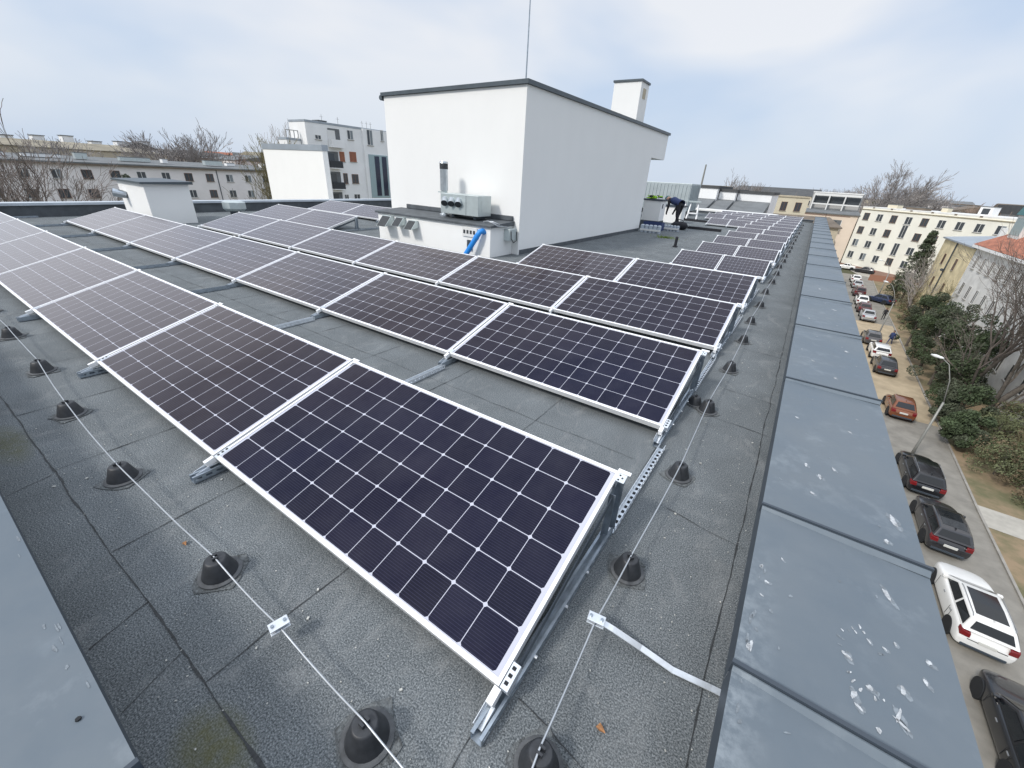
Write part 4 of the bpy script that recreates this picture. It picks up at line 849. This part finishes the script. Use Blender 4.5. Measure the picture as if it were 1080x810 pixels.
def building(name, label, p1, p2, depth, z1, wallm, roof='flat', roofm='roof_grey', z0=G-.05, cat='building', group=None, eave=.35, rise=2.5, plinth=None):
    d = Vector((p2[0]-p1[0], p2[1]-p1[1], 0)); L = d.length; rz = math.atan2(d.y, d.x)
    o = thing(name, label, cat, (p1[0], p1[1], 0), rz, group)
    b = MB(); b.box(0, L, 0, depth, z0, z1, wallm); b.build('wall', o)
    if plinth: b = MB(); b.box(-.04, L+.04, -.04, 0-.002, z0, z0+plinth, 'wall_plinth'); b.build('plinth', o)
    b = MB(); e = eave
    if roof == 'flat': b.box(-e, L+e, -e, depth+e, z1+.003, z1+.28, roofm)
    elif roof == 'low': b.hexa([(-e, -e, z1+.003), (L+e, -e, z1+.003), (L+e, depth+e, z1+.003), (-e, depth+e, z1+.003), (-e, -e, z1+.2), (L+e, -e, z1+.2), (L+e, depth+e, z1+rise), (-e, depth+e, z1+rise)], roofm)
    elif roof == 'gable': b.prism([(-e, z1+.003), (depth+e, z1+.003), (depth+e, z1+.15), (depth/2, z1+rise), (-e, z1+.15)], -e, L+e, roofm)
    elif roof == 'hip':
        i = min(depth/2, L/2)*.95; P = [(-e, -e, z1+.003), (L+e, -e, z1+.003), (L+e, depth+e, z1+.003), (-e, depth+e, z1+.003), (i, depth/2-.1, z1+rise), (L-i, depth/2-.1, z1+rise), (L-i, depth/2+.1, z1+rise), (i, depth/2+.1, z1+rise)]; b.hexa(P, roofm)
    b.build('roof', o)
    o['_L'] = L; return o, L
def rooftop(o, items):
    for (x, y, z0, w_, d_, h_, m, nme) in items:
        b = MB(); b.box(x, x+w_, y, y+d_, z0, z0+h_, m); b.box(x-.06, x+w_+.06, y-.06, y+d_+.06, z0+h_+.003, z0+h_+.09, 'roof_grey'); b.build(nme, o)
r = random.Random(21)
# far left: long pale block with two visible window rows
o, L = building('long_apartment_block', 'long pinkish-grey block with evenly spaced windows beyond the left roof edge', (-101, -26), (-101, 57), 12, -.35, 'wall_pinkgrey', 'low', 'roof_grey', rise=.9)
for k in range(22):
    for z_ in (-1.95, -4.85, -7.75, -10.65):
        x = .9+3.65*k+.25; win(o, x, z_, 1.35, 1.4, ['white', 'white_half', 'brown', 'white_half'][r.randrange(4)])
b = MB(); b.box(68.2, 68.32, -.10, -.002, G, -.4, 'sheet_dark'); b.build('downpipe', o)
b = MB(); b.box(-.3, L+.3, -.42, -.36, -.62, -.36, 'roof_brown'); b.build('gutter', o)
rooftop(o, [(3+6.3*k+r.uniform(0, 2), r.uniform(3, 7), .25, r.choice((.8, 1.6, 3.2, 4.5)), 1.2, r.uniform(.45, .95), r.choice(('wall_white', 'win_white', 'vent_box')), 'chimney') for k in range(13)])
# apartments behind the white wall
o, L = building('apartment_block', 'white four-storey flats with loggias and red-brown shutters left of the stair house', (-63, 39.2), (-63, 62), 4, 6.9, 'wall_white', 'flat', 'roof_metal', eave=.04)
b = MB(); b.box(9.6, 22.8, -.30, -.003, G, 7.05, 'wall_white'); b.build('bay', o)
def loggia(o, x0, x1, z0, z1, dark='curtain_grey', rail='vent_box'):
    b = MB(); b.box(x0, x1, -.02, -.012, z0, z1, 'roof_grey'); b.box(x0, x0+.08, -.05, -.02, z0, z1, 'wall_white'); b.box(x1-.08, x1, -.05, -.02, z0, z1, 'wall_white'); b.box(x0+.1, x0+(x1-x0)*.6, -.03, -.02, z0+.05, z1-.25, dark); p = b.build('balcony', o)
    b = MB(); b.box(x0-.05, x1+.05, -.9, -.05, z0-.1, z0, 'wall_white'); b.box(x0, x1, -.88, -.83, z0, z0+.95, rail); b.box(x0, x0+.05, -.83, -.05, z0, z0+.95, rail); b.box(x1-.05, x1, -.83, -.05, z0, z0+.95, rail); b.build('balustrade', p)
Y0 = 39.2
loggia(o, 42.6-Y0, 44.8-Y0, 4.1, 6.5, 'win_white', 'wall_white'); loggia(o, 42.1-Y0, 44.1-Y0, 1.25, 3.45, 'pane', 'mesh_dark'); loggia(o, 42.1-Y0, 44.1-Y0, -1.7, .7, 'pane', 'mesh_dark'); loggia(o, 42.1-Y0, 44-Y0, -4.7, -2.2, 'pane', 'mesh_dark')
win(o, 46.6-Y0, 5.95, 1.1, 1.3, 'white_half'); win(o, 41.0-Y0, 5.15, 1.0, .6, 'white'); win(o, 44.7-Y0, 2.85, .9, 1.35, 'shutter'); win(o, 46.7-Y0, 2.95, 1.25, 1.4, 'shutter'); win(o, 44.9-Y0, -.2, .8, 1.5, 'brown'); win(o, 46.7-Y0, -.2, 1.25, 1.35, 'brown'); win(o, 44.7-Y0, -3.1, .8, 1.2, 'white'); win(o, 46.7-Y0, -3.1, 1.2, 1.3, 'white')
for (x, z_, w_, h_) in ((50.1-Y0, 5.9, 1.15, 2.2), (52.6-Y0, 6.4, .6, 1.6)):
    f = win(o, x, z_, w_, h_, 'white_half'); f.location.y = -.312
b = MB(); b.box(9.9+.4, 14.2, -.42, -.302, -3.0, 3.5, 'glass_green'); b.build('stairwell_glazing', o)
for x0 in (11.4, 12.9): b = MB(); b.box(x0, x0+.95, -.46, -.422, -2.7, 3.3, 'dark_blue_glass'); b.build('dark_pane', o)
rooftop(o, [(4.2, 3, 7.2, 1.4, 1.5, .35, 'roof_grey', 'hatch')])
for x in (4.8, 7.6, 12.2, 13.1, 13.9): b = MB(); b.tube([(x, 3, 7.1), (x, 3, 8.4)], .03, 'lamp_grey', 5); b.tube([(x-.3, 3, 8.1), (x+.3, 3, 8.1)], .02, 'lamp_grey', 4); b.build('aerial', o)
o, L = building('annex_building', 'lower pale wing with a balustrade left of the white flats', (-64.5, 37.0), (-64.5, 39.1), 2, 4.5, 'wall_white', 'flat', 'roof_metal', eave=.05)
b = MB()
for k in range(4): b.box(.1+k*.6, .2+k*.6, .1, .2, 4.8, 5.7, 'wall_greyish')
b.box(.1, 2.0, .1, .2, 5.7, 5.8, 'wall_greyish'); b.build('balustrade', o)
o, L = building('white_annex', 'blank white rendered wall rising just beyond the left roof edge', (-27.55, 14), (-21.68, 14), .3, 2.22, 'render_white', 'flat', 'roof_metal', eave=.03)
# stepped white halls beyond the far roof end
for i, (x0, x1, y, zt_, lb) in enumerate(((-11.2, -8.6, 51, 1.55, 'left of three stepped white halls beyond the roof end'), (-8.5, -6.9, 52, 1.3, 'middle of three stepped white halls beyond the roof end'), (-6.8, -3.6, 53, 1.25, 'right of three stepped white halls beyond the roof end'))):
    o, L = building('white_hall', lb, (x0, y), (x1, y), 9, zt_, 'wall_white', 'flat', 'roof_darkfelt', group='stepped halls', eave=.08)
    b = MB(); b.hexa([(0, -5, -.6), (L, -5, -.6), (L, -.02, -.1), (0, -.02, -.1), (0, -5, -.45), (L, -5, -.45), (L, -.02, .55), (0, -.02, .55)], 'roof_grey'); b.build('lean_to_roof', o)
o, L = building('low_building', 'long low wing with a pale parapet and brown wall right behind the last panels', (-12.5, 45), (-2.5, 44), 3, -.55, 'wall_brick', 'flat', 'wall_offwhite', eave=.06)
# cream houses on the far cross street
o, L = building('terraced_house', 'cream house with brown trim in the distance above the far panels', (-9.2, 108), (-1.0, 111), 9, .75, 'wall_cream', 'flat', 'wall_sand', eave=.15)
for k in range(3):
    for z_ in (-1.0, -4.2): win(o, 1.6+2.7*k, z_, 1.2, 1.7, 'brown')
o, L = building('terraced_house', 'pale house with arched bays in the distance above the far panels', (-19, 103), (-9.6, 106), 9, .1, 'wall_offwhite', 'low', 'roof_brown', rise=1.2)
for k in range(4):
    b = MB(); x = 1.4+2.2*k; P = [(x+.75*math.cos(a*math.pi/8), -2.2+.75*math.sin(a*math.pi/8)) for a in range(9)]+[(x-.75, -4.4), (x+.75, -4.4)]; b.prism([(p, q) for p, q in P], -.05, -.003, 'wall_greyish', axis='y'); b.build('arch', o)
o, L = building('terraced_house', 'low dark-roofed house in front of the white framed loggias', (-7, 92), (5, 95), 8, -3.6, 'wall_sand', 'low', 'roof_brown', rise=1.4)
o, L = building('peach_house', 'peach-coloured house with balconies beside the yellow block', (-1.4, 134.6), (9.7, 134.6), 9, -2.6, 'wall_peach', 'low', 'roof_grey', rise=.8, plinth=1.2)
for k, x in enumerate((2.6, 6.9)):
    for z_ in (-4.9, -8.1, -11.2): 
        if k: loggia(o, x-1.2, x+1.4, z_-1.1, z_+1.1, 'pane', 'wall_greyish')
        else: win(o, x, z_, 1.3, 1.6, 'white')
b = MB(); b.box(4.6, 4.75, -.1, -.002, G, -2.6, 'wall_plinth'); b.box(.1, 9.6, -.08, -.002, -3.0, -2.85, 'wall_plinth'); b.build('trim', o)
o, L = building('penthouse', 'white-framed rooftop loggias behind the peach house', (-1.0, 144), (9.6, 143), 8, 2.0, 'wall_greyish', 'flat', 'win_white', eave=.1)
for k in range(3):
    b = MB(); x = .4+3.4*k; b.box(x, x+.25, -1.3, -.003, -2.5, 1.9, 'win_white'); b.box(x+.25, x+3.4, -1.3, -.9, 1.4, 1.9, 'win_white'); b.box(x+.25, x+3.4, -1.3, -1.2, -.7, -.4, 'win_white'); b.box(x+.3, x+3.3, -.05, -.004, -.5, 1.3, 'pane'); b.build('loggia', o)
# yellow block, turned 45 degrees
p1, p2 = Vector((9.9, 134.5)), Vector((37.0, 105.8))
o, L = building('yellow_block', 'big pale yellow four-storey block closing the view up the street', p1, p2, 13, -.62, 'wall_yellow', 'flat', 'wall_offwhite', plinth=1.1, eave=.02)
b = MB(); b.hexa([(-.1, -.12, -1.05), (L+.1, -.12, -1.05), (L+.1, -.003, -1.05), (-.1, -.003, -1.05), (-.1, -.28, -.85), (L+.1, -.28, -.85), (L+.1, -.003, -.85), (-.1, -.003, -.85)], 'wall_cream'); b.build('cornice', o)
rr = random.Random(3)
for k in range(10):
    for j, z_ in enumerate((-2.45, -5.45, -8.3, -11.1)):
        if k == 3 and j in (1, 2): continue
        win(o, 1.75+3.3*k+(.0 if j == 0 else -.1), z_, 1.45, 1.55, ['white', 'brown', 'white_half', 'white'][rr.randrange(4)])
for z_ in (-4.7, -8.4): win(o, 11.6, z_, 1.3, 2.6, 'white')
for k in range(6): b = MB(); b.box(2.5+4.3*k, 3.0+4.3*k, -.03, -.004, -.65, -.35 if False else -.66+.28, 'roof_brown'); b.build('attic_vent', o)
rooftop(o, [(3.2, 3, -.34, 2.2, 1.6, .7, 'wall_cream', 'chimney'), (7.5, 3, -.34, 4.2, 1.6, .5, 'roof_brown', 'chimney'), (22, 2, -.34, 2.2, 1.6, 1.5, 'wall_white', 'roof_cabin'), (28, 3, -.34, 1.2, 1.2, .8, 'wall_cream', 'chimney'), (14, 4, -.34, 1.2, 1.2, .8, 'wall_cream', 'chimney')])
b = MB(); b.box(22.5, 23.7, 1.97, 1.998, -.1, .9, 'pane'); b.build('cabin_window', o)
b = MB(); b.box(0, 4.4, 0, .06, G, G+1.25, 'wall_brick'); tag(b.build('garden_wall', loc=(14.6, 118, 0)), 'low brick-red wall at the foot of the yellow block', 'wall')
# tenements on the right of the street
o, L = building('ochre_tenement', 'stained ochre tenement with a grey metal roof on the right of the street', (19, 95), (19, 78.2), 9.5, -3.55, 'wall_ochre', 'low', 'roof_metal', rise=1.5, eave=.3)
for x in (4.6, 11.5):
    for z_ in (-6.2, -9.6, -12.6): win(o, x, z_, 1.0, 1.5, 'brown')
b = MB(); b.tube([(8.2, -.12, G), (8.2, -.12, -3.6)], .09, 'sheet_dark', 6); b.tube([(8.0, -.35, -7.4), (8.5, -.35, -7.4)], .2, 'sheet_dark', 6); b.build('downpipe', o)
b = MB(); b.box(9.5, 10.1, 3.0, 3.6, -3.0, -1.1, 'wall_offwhite'); b.build('chimney', o)
o, L = building('white_tenement', 'weathered white tenement with an orange tiled roof on the right of the street', (19, 77.9), (19, 38), 13, -3.0, 'wall_offwhite', 'hip', 'roof_tile', rise=5.2, eave=.45)
for k in range(13):
    for z_ in (-4.9, -8.2, -11.6): win(o, 2.3+3.0*k, z_, 1.05, 1.6, 'white' if (k+int(z_)) % 3 else 'white_half')
b = MB(); b.box(-.3, L+.3, -.5, -.003, -3.35, -3.05, 'wall_white'); b.build('cornice', o)
for k, x in enumerate((3.0, 9.5)):
    b = MB(); b.box(x, x+3.4, 1.2, 5.5, -2.7, .7, 'win_white'); d = b.build('dormer', o); b = MB(); b.box(x+.2, x+3.2, 1.17, 1.198, -1.4, .4, 'glass_green'); b.build('dormer_window', d); b = MB(); b.prism([(x-.2, .72), (x+3.6, .72), (x+3.2, 1.5), (x+.6, 1.5)], 1.0, 5.6, 'teal' if k == 0 else 'roof_metal', axis='y'); b.build('dormer_roof', d)
o, L = building('glazed_attic', 'white and glass rooftop storey behind the orange roof at the right edge', (25, 92), (25, 66), 8, 1.9, 'win_white', 'flat', 'roof_metal', eave=.2)
for k in range(7): b = MB(); b.box(.8+3.5*k, 3.6+3.5*k, -.03, -.004, -.6, 1.4, 'glass_green'); b.build('window', o)

# ------------------------------------------------------------------ trees and shrubs
def grow(bt, bc, base, d, length, rad, lv, maxlv, r, spread, m1, m2, up=.12, nseg=4, kids=3, thin=.62, mist=None, rmin=.008, k0=5):
    pts = [Vector(base)]; rads = [rad]; dd = Vector(d).normalized(); p = Vector(base)
    for i in range(nseg):
        dd = (dd+Vector((r.gauss(0, .13), r.gauss(0, .13), r.gauss(0, .10)+up*.35))).normalized(); p = p+dd*length/nseg; pts.append(p.copy()); rads.append(max(rmin, rad*(1-(i+1)/nseg*(1-thin))))
    (bt if lv < 2 else bc).tube(pts, rads, m1 if lv < 2 else m2, 7 if lv == 0 else 5 if lv == 1 else 3, cap=False)
    if lv >= maxlv: return
    n = k0 if lv == 0 else kids
    a0 = r.uniform(0, 6.28)
    for k in range(n):
        i = nseg if k == 0 else r.randint(max(1, nseg-3) if lv == 0 else 1, nseg)
        a = a0+2*math.pi*k/n+r.gauss(0, .35); t = spread*r.uniform(.65, 1.2)*(0.5 if k == 0 and lv else 1); side = dd.orthogonal().normalized(); side.rotate(Matrix.Rotation(a, 3, dd)); nd = (dd*math.cos(t)+side*math.sin(t)).normalized()
        grow(bt, bc, pts[i], nd, length*r.uniform(.62, .86), rads[i]*.72, lv+1, maxlv, r, spread, m1, m2, up, 3, kids, thin, mist, rmin, k0)
        if mist is not None and lv in (2, 3) and r.random() < .035: mist.append(pts[i].copy())
def clump(b, c, R_, n, s, m, r, sq=1):
    for k in range(n):
        while True:
            v = Vector((r.uniform(-1, 1), r.uniform(-1, 1), r.uniform(-1, 1)))
            if v.length < 1: break
        v = v.normalized()*(v.length**.5); p = Vector(c)+Vector((v.x*R_, v.y*R_, v.z*R_*sq)); a = Vector((r.gauss(0, 1), r.gauss(0, 1), r.gauss(0, 1))).normalized(); q = a.orthogonal().normalized(); e = a.cross(q); ss = s*r.uniform(.5, 1.3)
        b.poly([p-q*ss, p+e*ss*.6, p+q*ss, p-e*ss*.6], m)
def bare_tree(label, loc, H, seed, maxlv=5, spread=.55, kids=3, trunk=.25, rad=.2, m1='bark', m2='twig', group='bare trees', up=.15, lean=(0, 0), mistletoe=False, nm_='bare_tree', rmin=.008, k0=5):
    r = random.Random(seed); o = thing(nm_, label, 'tree', loc, r.uniform(0, 6), group); bt = MB(); bc = MB(); ms = [] if mistletoe else None
    grow(bt, bc, (0, 0, -.1), (lean[0], lean[1], 1), H*trunk, rad, 0, maxlv, r, spread, m1, m2, up, 4, kids, .7, ms, rmin, k0)
    bt.build('trunk', o, smooth=True); bc.build('crown', o)
    if ms:
        for p in ms[:7]: b = MB(); clump(b, p, r.uniform(.35, .7), 160, .09, 'leaf_mistle', r); b.build('mistletoe', o)
    return o
# right of the street
bare_tree('large bare tree with a forked trunk in front of the white tenement', (16.4, 45.0, G), 14.5, 11, 7, .52, 3, .32, .25, m2='bark', up=.10, lean=(.05, .08), group=None, k0=4, rmin=.011)
bare_tree('bare tree with slender trunk left of the large forked one', (15.2, 47.5, G), 12, 23, 6, .45, 3, .42, .20, group=None)
bare_tree('half bare tree by the path in front of the ochre tenement', (16.6, 84.0, G), 9, 31, 5, .5, 3, .3, .16, 'bark_grey', 'twig_grey', group=None)
bare_tree('small pale-barked tree next to the fir', (18.0, 92.0, G), 10, 35, 5, .4, 3, .35, .14, 'bark_grey', 'twig_grey', group=None)
bare_tree('yellowish bare tree against the ochre tenement wall', (17.6, 76.0, G), 8.5, 37, 5, .5, 3, .3, .15, 'bark', 'twig_olive', group=None)
bare_tree('bare sapling above the near bushes at the right edge', (17.2, 36.5, G), 7, 39, 5, .5, 3, .3, .10, 'bark', 'twig_olive', group=None)
def shrub(label, loc, Rr, H, seed, m='leaf_conifer', n=3200, s=.13, nc=26, group='dark evergreens beside the street', stemm='bark', cat='shrub', nm_='evergreen_shrub', cone_=False, m2=None):
    r = random.Random(seed); o = thing(nm_, label, cat, loc, 0, group); b = MB()
    for k in range(nc):
        t = r.random()**.8; rr_ = Rr*((1-t) if cone_ else math.sqrt(max(.05, 1-(t*1.15-.25)**2)))*r.uniform(.35, 1); a = r.uniform(0, 6.28)
        clump(b, (rr_*math.cos(a), rr_*math.sin(a), H*(.10+.84*t)), Rr*r.uniform(.22, .42)*(1-.5*t if cone_ else 1), n//nc, s, m if not m2 or r.random() < .6 else m2, r, .8 if not cone_ else .55)
    b.build('foliage', o); b = MB(); b.tube([(0, 0, -.05), (0, 0, H*.5), (0, 0, H*.88)], [.10+.02*Rr, .07, .02], stemm, 6)
    for k in range(7): a = r.uniform(0, 6.28); z_ = H*r.uniform(.1, .6); b.tube([(0, 0, z_), (Rr*.6*math.cos(a), Rr*.6*math.sin(a), z_+H*.22)], [.04, .012], stemm, 4)
    b.build('stem', o); return o
for i, (x, y, Rr, H, lb) in enumerate(((15.4, 66, 1.5, 5.0, 'farthest dark evergreen of the row beside the sandy road'), (16.2, 62, 1.8, 6.0, 'tall dark evergreen behind the farthest one'), (15.6, 58, 1.7, 5.2, 'dark evergreen beside the farther street lamp'), (16.9, 55.5, 2.0, 6.2, 'broad dark evergreen below the bare crown'), (15.5, 52.5, 1.7, 4.8, 'dark evergreen next to the three parked cars'), (16.8, 49.5, 1.9, 5.2, 'dark evergreen behind the slender bare trunk'), (15.3, 46.6, 1.55, 4.0, 'rounded dark evergreen left of the forked trunk'), (15.2, 42.3, 1.5, 3.2, 'low dark evergreen opposite the copper car'), (15.0, 39.0, 1.3, 2.4, 'nearest dark evergreen at the road bend'))):
    shrub(lb, (x-.75, y, G), Rr*1.08, H*1.28, 50+i, n=9600, s=.082, m2='leaf_fir')
for i, (x, y, Rr, H, lb) in enumerate(((16.9, 40.5, 1.6, 2.6, 'grey-green bush right of the evergreens'), (16.3, 36.0, 1.7, 2.4, 'broad grey-green bush above the sandy bank'), (18.3, 37.5, 1.7, 3.0, 'tall grey-green bush at the right edge'), (17.6, 33.6, 1.5, 2.0, 'straggly bush just above the path'), (18.8, 43.5, 1.6, 2.6, 'bush under the large forked tree'))):
    shrub(lb, (x-.7, y, G), Rr*1.1, H, 80+i, 'leaf_bush', 4600, .068, 30, 'grey-green bushes on the bank', nm_='bush', m2='leaf_dry')
for i, (x, y, Rr, H, lb) in enumerate(((16.0, 72.5, 1.4, 3.0, 'brownish bush left of the evergreen row'), (15.9, 79, 1.2, 2.2, 'dry bush on the corner by the far pedestrian'), (17.2, 88.0, 1.6, 3.2, 'dry bush behind the crosswise parked car'), (16.5, 97, 1.5, 2.6, 'reddish dry bush beneath the fir'), (18.0, 82.0, 1.5, 3.2, 'dry bush in front of the ochre wall'))):
    shrub(lb, (x, y, G), Rr, H, 90+i, 'leaf_dry', 1500, .09, 22, 'dry bushes by the far part of the street', nm_='bush', m2='leaf_bush')
shrub('tall dark fir standing before the yellow block', (17.6, 96.5, G), 3.0, 12.4, 120, 'leaf_fir', 9500, .15, 130, None, cat='tree', nm_='fir_tree', cone_=True, m2='leaf_conifer')
# big bare tree on the skyline and others
bare_tree('great bare tree with mistletoe rising above the yellow block', (14.6, 154, G), 27, 5, 7, .34, 3, .27, .60, 'bark_grey', 'twig_grey', None, mistletoe=True, rmin=.030, k0=8, up=.06)
protoA = bare_tree('bare skyline tree left of the mistletoe tree, above the cream house', (-8.9, 149, G), 17, 61, 6, .5, 3, .28, .3, 'bark', 'twig_warm', 'bare trees on the skyline', rmin=.035, k0=6)
protoB = bare_tree('pale bare skyline tree behind the stepped white halls', (-21.5, 147, G), 19.5, 62, 6, .42, 3, .3, .35, 'bark_grey', 'twig_grey', 'bare trees on the skyline', rmin=.035, k0=6)
protoC = bare_tree('rounded bare skyline tree right of the mistletoe tree', (26.5, 168, G), 22, 63, 6, .55, 3, .28, .32, 'bark_grey', 'twig_grey', 'bare trees on the skyline', rmin=.038, k0=7)
protoD = bare_tree('reddish rounded bare tree above the right end of the yellow block', (33.5, 137, G), 19, 64, 6, .55, 3, .27, .25, 'bark', 'twig_warm', 'bare trees on the skyline', rmin=.035, k0=7)
# left trees
bare_tree('tall bare tree at the far left edge of the photo', (-49, 7.2, G), 17.5, 71, 6, .42, 3, .30, .32, 'bark', 'twig', None, rmin=.016, k0=6)
bare_tree('bushy reddish bare tree in the far left corner', (-52, 3.5, G), 14, 72, 6, .5, 3, .28, .25, 'bark', 'twig', None, rmin=.016, k0=6)
bare_tree('second bare tree close to the left edge, leaning right', (-58, 12.5, G), 15, 78, 6, .5, 3, .28, .24, 'bark', 'twig', None, rmin=.016)
bare_tree('ivy-clad bare tree beside the blank white wall', (-61, 33.0, G), 15.2, 73, 6, .36, 3, .36, .42, 'bark', 'twig_olive', None, lean=(.0, .0), rmin=.02)
bare_tree('slim bare tree right of the ivy-clad one', (-80, 44.0, G), 17, 74, 6, .36, 3, .36, .25, 'bark_grey', 'twig_grey', None, rmin=.02)
shrub('dark ivy-covered stump of a tree before the long pinkish block', (-72, 19.6, G), 1.1, 14.2, 76, 'leaf_fir', 2400, .16, 34, None, cat='tree', nm_='ivy_tree')
KI = kids_index()
r = random.Random(77); protos = [protoA, protoB, protoC, protoD]
spots = [(-135-r.uniform(0, 20), -8+7.5*k+r.uniform(-3, 3)) for k in range(14)]
spots2 = [(-15+2.1*k, 150+(k*37) % 26) for k in range(7)]+[(-138-(k*7) % 13, 22+6.5*k) for k in range(5)]
for i in range(70):
    a = R(r.uniform(-12, 96)); D = r.uniform(190, 420); spots.append((-math.sin(a)*D, math.cos(a)*D))
for i in range(75):
    a = R(r.uniform(-24, 12)); D = r.uniform(195, 340); spots.append((-math.sin(a)*D, math.cos(a)*D))
spots += spots2
kinds = ['reddish', 'pale grey', 'grey rounded', 'brown-red rounded']
for i, (x, y) in enumerate(spots):
    k = r.choice((0, 0, 3, 3, 1, 2)); o = copy_tree(protos[k], KI); s = r.uniform(.62, .9)*(1.15 if math.hypot(x, y) > 300 else .95)*(1.45 if i < 14 else 1.12 if x > -60 else 1); o.location = (x, y, G); o.scale = (s*1.1, s*1.1, s*.95); o.rotation_euler = (0, 0, r.uniform(0, 6))
    dirn = 'left' if x < -120 else 'middle' if x < -20 else 'right'
    o['label'] = f'distant {kinds[k]} bare tree in the {dirn} part of the skyline'; o['group'] = f'distant {kinds[k]} bare trees, {dirn} skyline'
# ------------------------------------------------------------------ far city
r = random.Random(99)
def far_block(x, y, along, L, D_, zt_, wm, rm, roof, rise, label, group, nwin=0):
    a = (x, y); b_ = (x, y+L) if along == 'y' else (x+L, y)
    o, L = building('distant_building', label, a, b_, D_, zt_, wm, roof, rm, group=group, rise=rise, eave=.3)
    if nwin:
        for i in range(nwin):
            for z_ in (zt_-1.7, zt_-4.7): win(o, (i+.5)*L/nwin, z_, 1.6, 1.5, 'white')
    return o
far_block(-176, -45, 'y', 104, 22, 1.6, 'wall_sand', 'roof_tan', 'low', 2.0, 'very long tan-roofed block behind the pinkish block on the left', None, 0)
for i in range(15):
    b = MB(); b.box(-204, -200, -30+6.6*i, -27.4+6.6*i, 3, 4.3+(i % 3)*.5, 'wall_white'); b.box(-204.2, -199.8, -30.2+6.6*i, -27.2+6.6*i, 4.3+(i % 3)*.5+.004, 4.5+(i % 3)*.5, 'roof_grey'); tag(b.build('roof_cabin'), 'white stair cabin standing out above the long tan roof', 'roof cabin', 'white roof cabins on the left skyline')
wms = ['wall_white', 'wall_offwhite', 'wall_cream', 'wall_greyish', 'wall_sand', 'wall_pinkgrey', 'wall_white']; rms = ['roof_grey', 'roof_brown', 'roof_darkfelt', 'roof_tile', 'roof_tan']
def city(n, a0, a1, d0, d1, zlo, zhi, where):
    for i in range(n):
        a = R(r.uniform(a0, a1)); D_ = d0+(d1-d0)*(i/n); x, y = -math.sin(a)*D_, math.cos(a)*D_
        wm = r.choice(wms); rm = r.choice(rms if r.random() < .35 else rms[:3]); ro = r.choice(('flat', 'flat', 'low', 'gable')); al = r.choice('yx'); zt_ = r.uniform(zlo, zhi)
        nmw = {'wall_white': 'white', 'wall_offwhite': 'off-white', 'wall_cream': 'cream', 'wall_greyish': 'grey', 'wall_sand': 'sand-coloured', 'wall_pinkgrey': 'pinkish'}[wm]
        far_block(x, y, al, r.uniform(9, 26), r.uniform(8, 12), zt_, wm, rm, ro, r.uniform(.8, 2.4), f'{nmw} house among the distant roofs on the {where}', f'distant {nmw} houses, {where}', 5 if D_ < 230 else 0)
city(60, 50, 92, 190, 470, -3.5, 2.2, 'left horizon')
city(26, 60, 88, 118, 190, -6.0, -1.5, 'left beyond the pinkish block')
city(60, 8, 50, 150, 470, -4.5, .9, 'middle horizon')
city(90, -20, 12, 165, 420, -4.0, 1.4, 'right horizon')
city(44, 56, 76, 195, 350, .2, 3.4, 'left skyline above the long block')
city(22, 0, 12, 165, 260, -1.5, 1.2, 'skyline above the far panels')
# chimney stack and cranes on the skyline
b = MB(); b.tube([(-33, 160, G), (-33, 160, 8.3)], [.5, .25], 'lamp_grey', 6); tag(b.build('mast'), 'thin grey mast on the skyline right of the container', 'mast')
for o in bpy.data.objects:
    if '_L' in o: del o['_L']
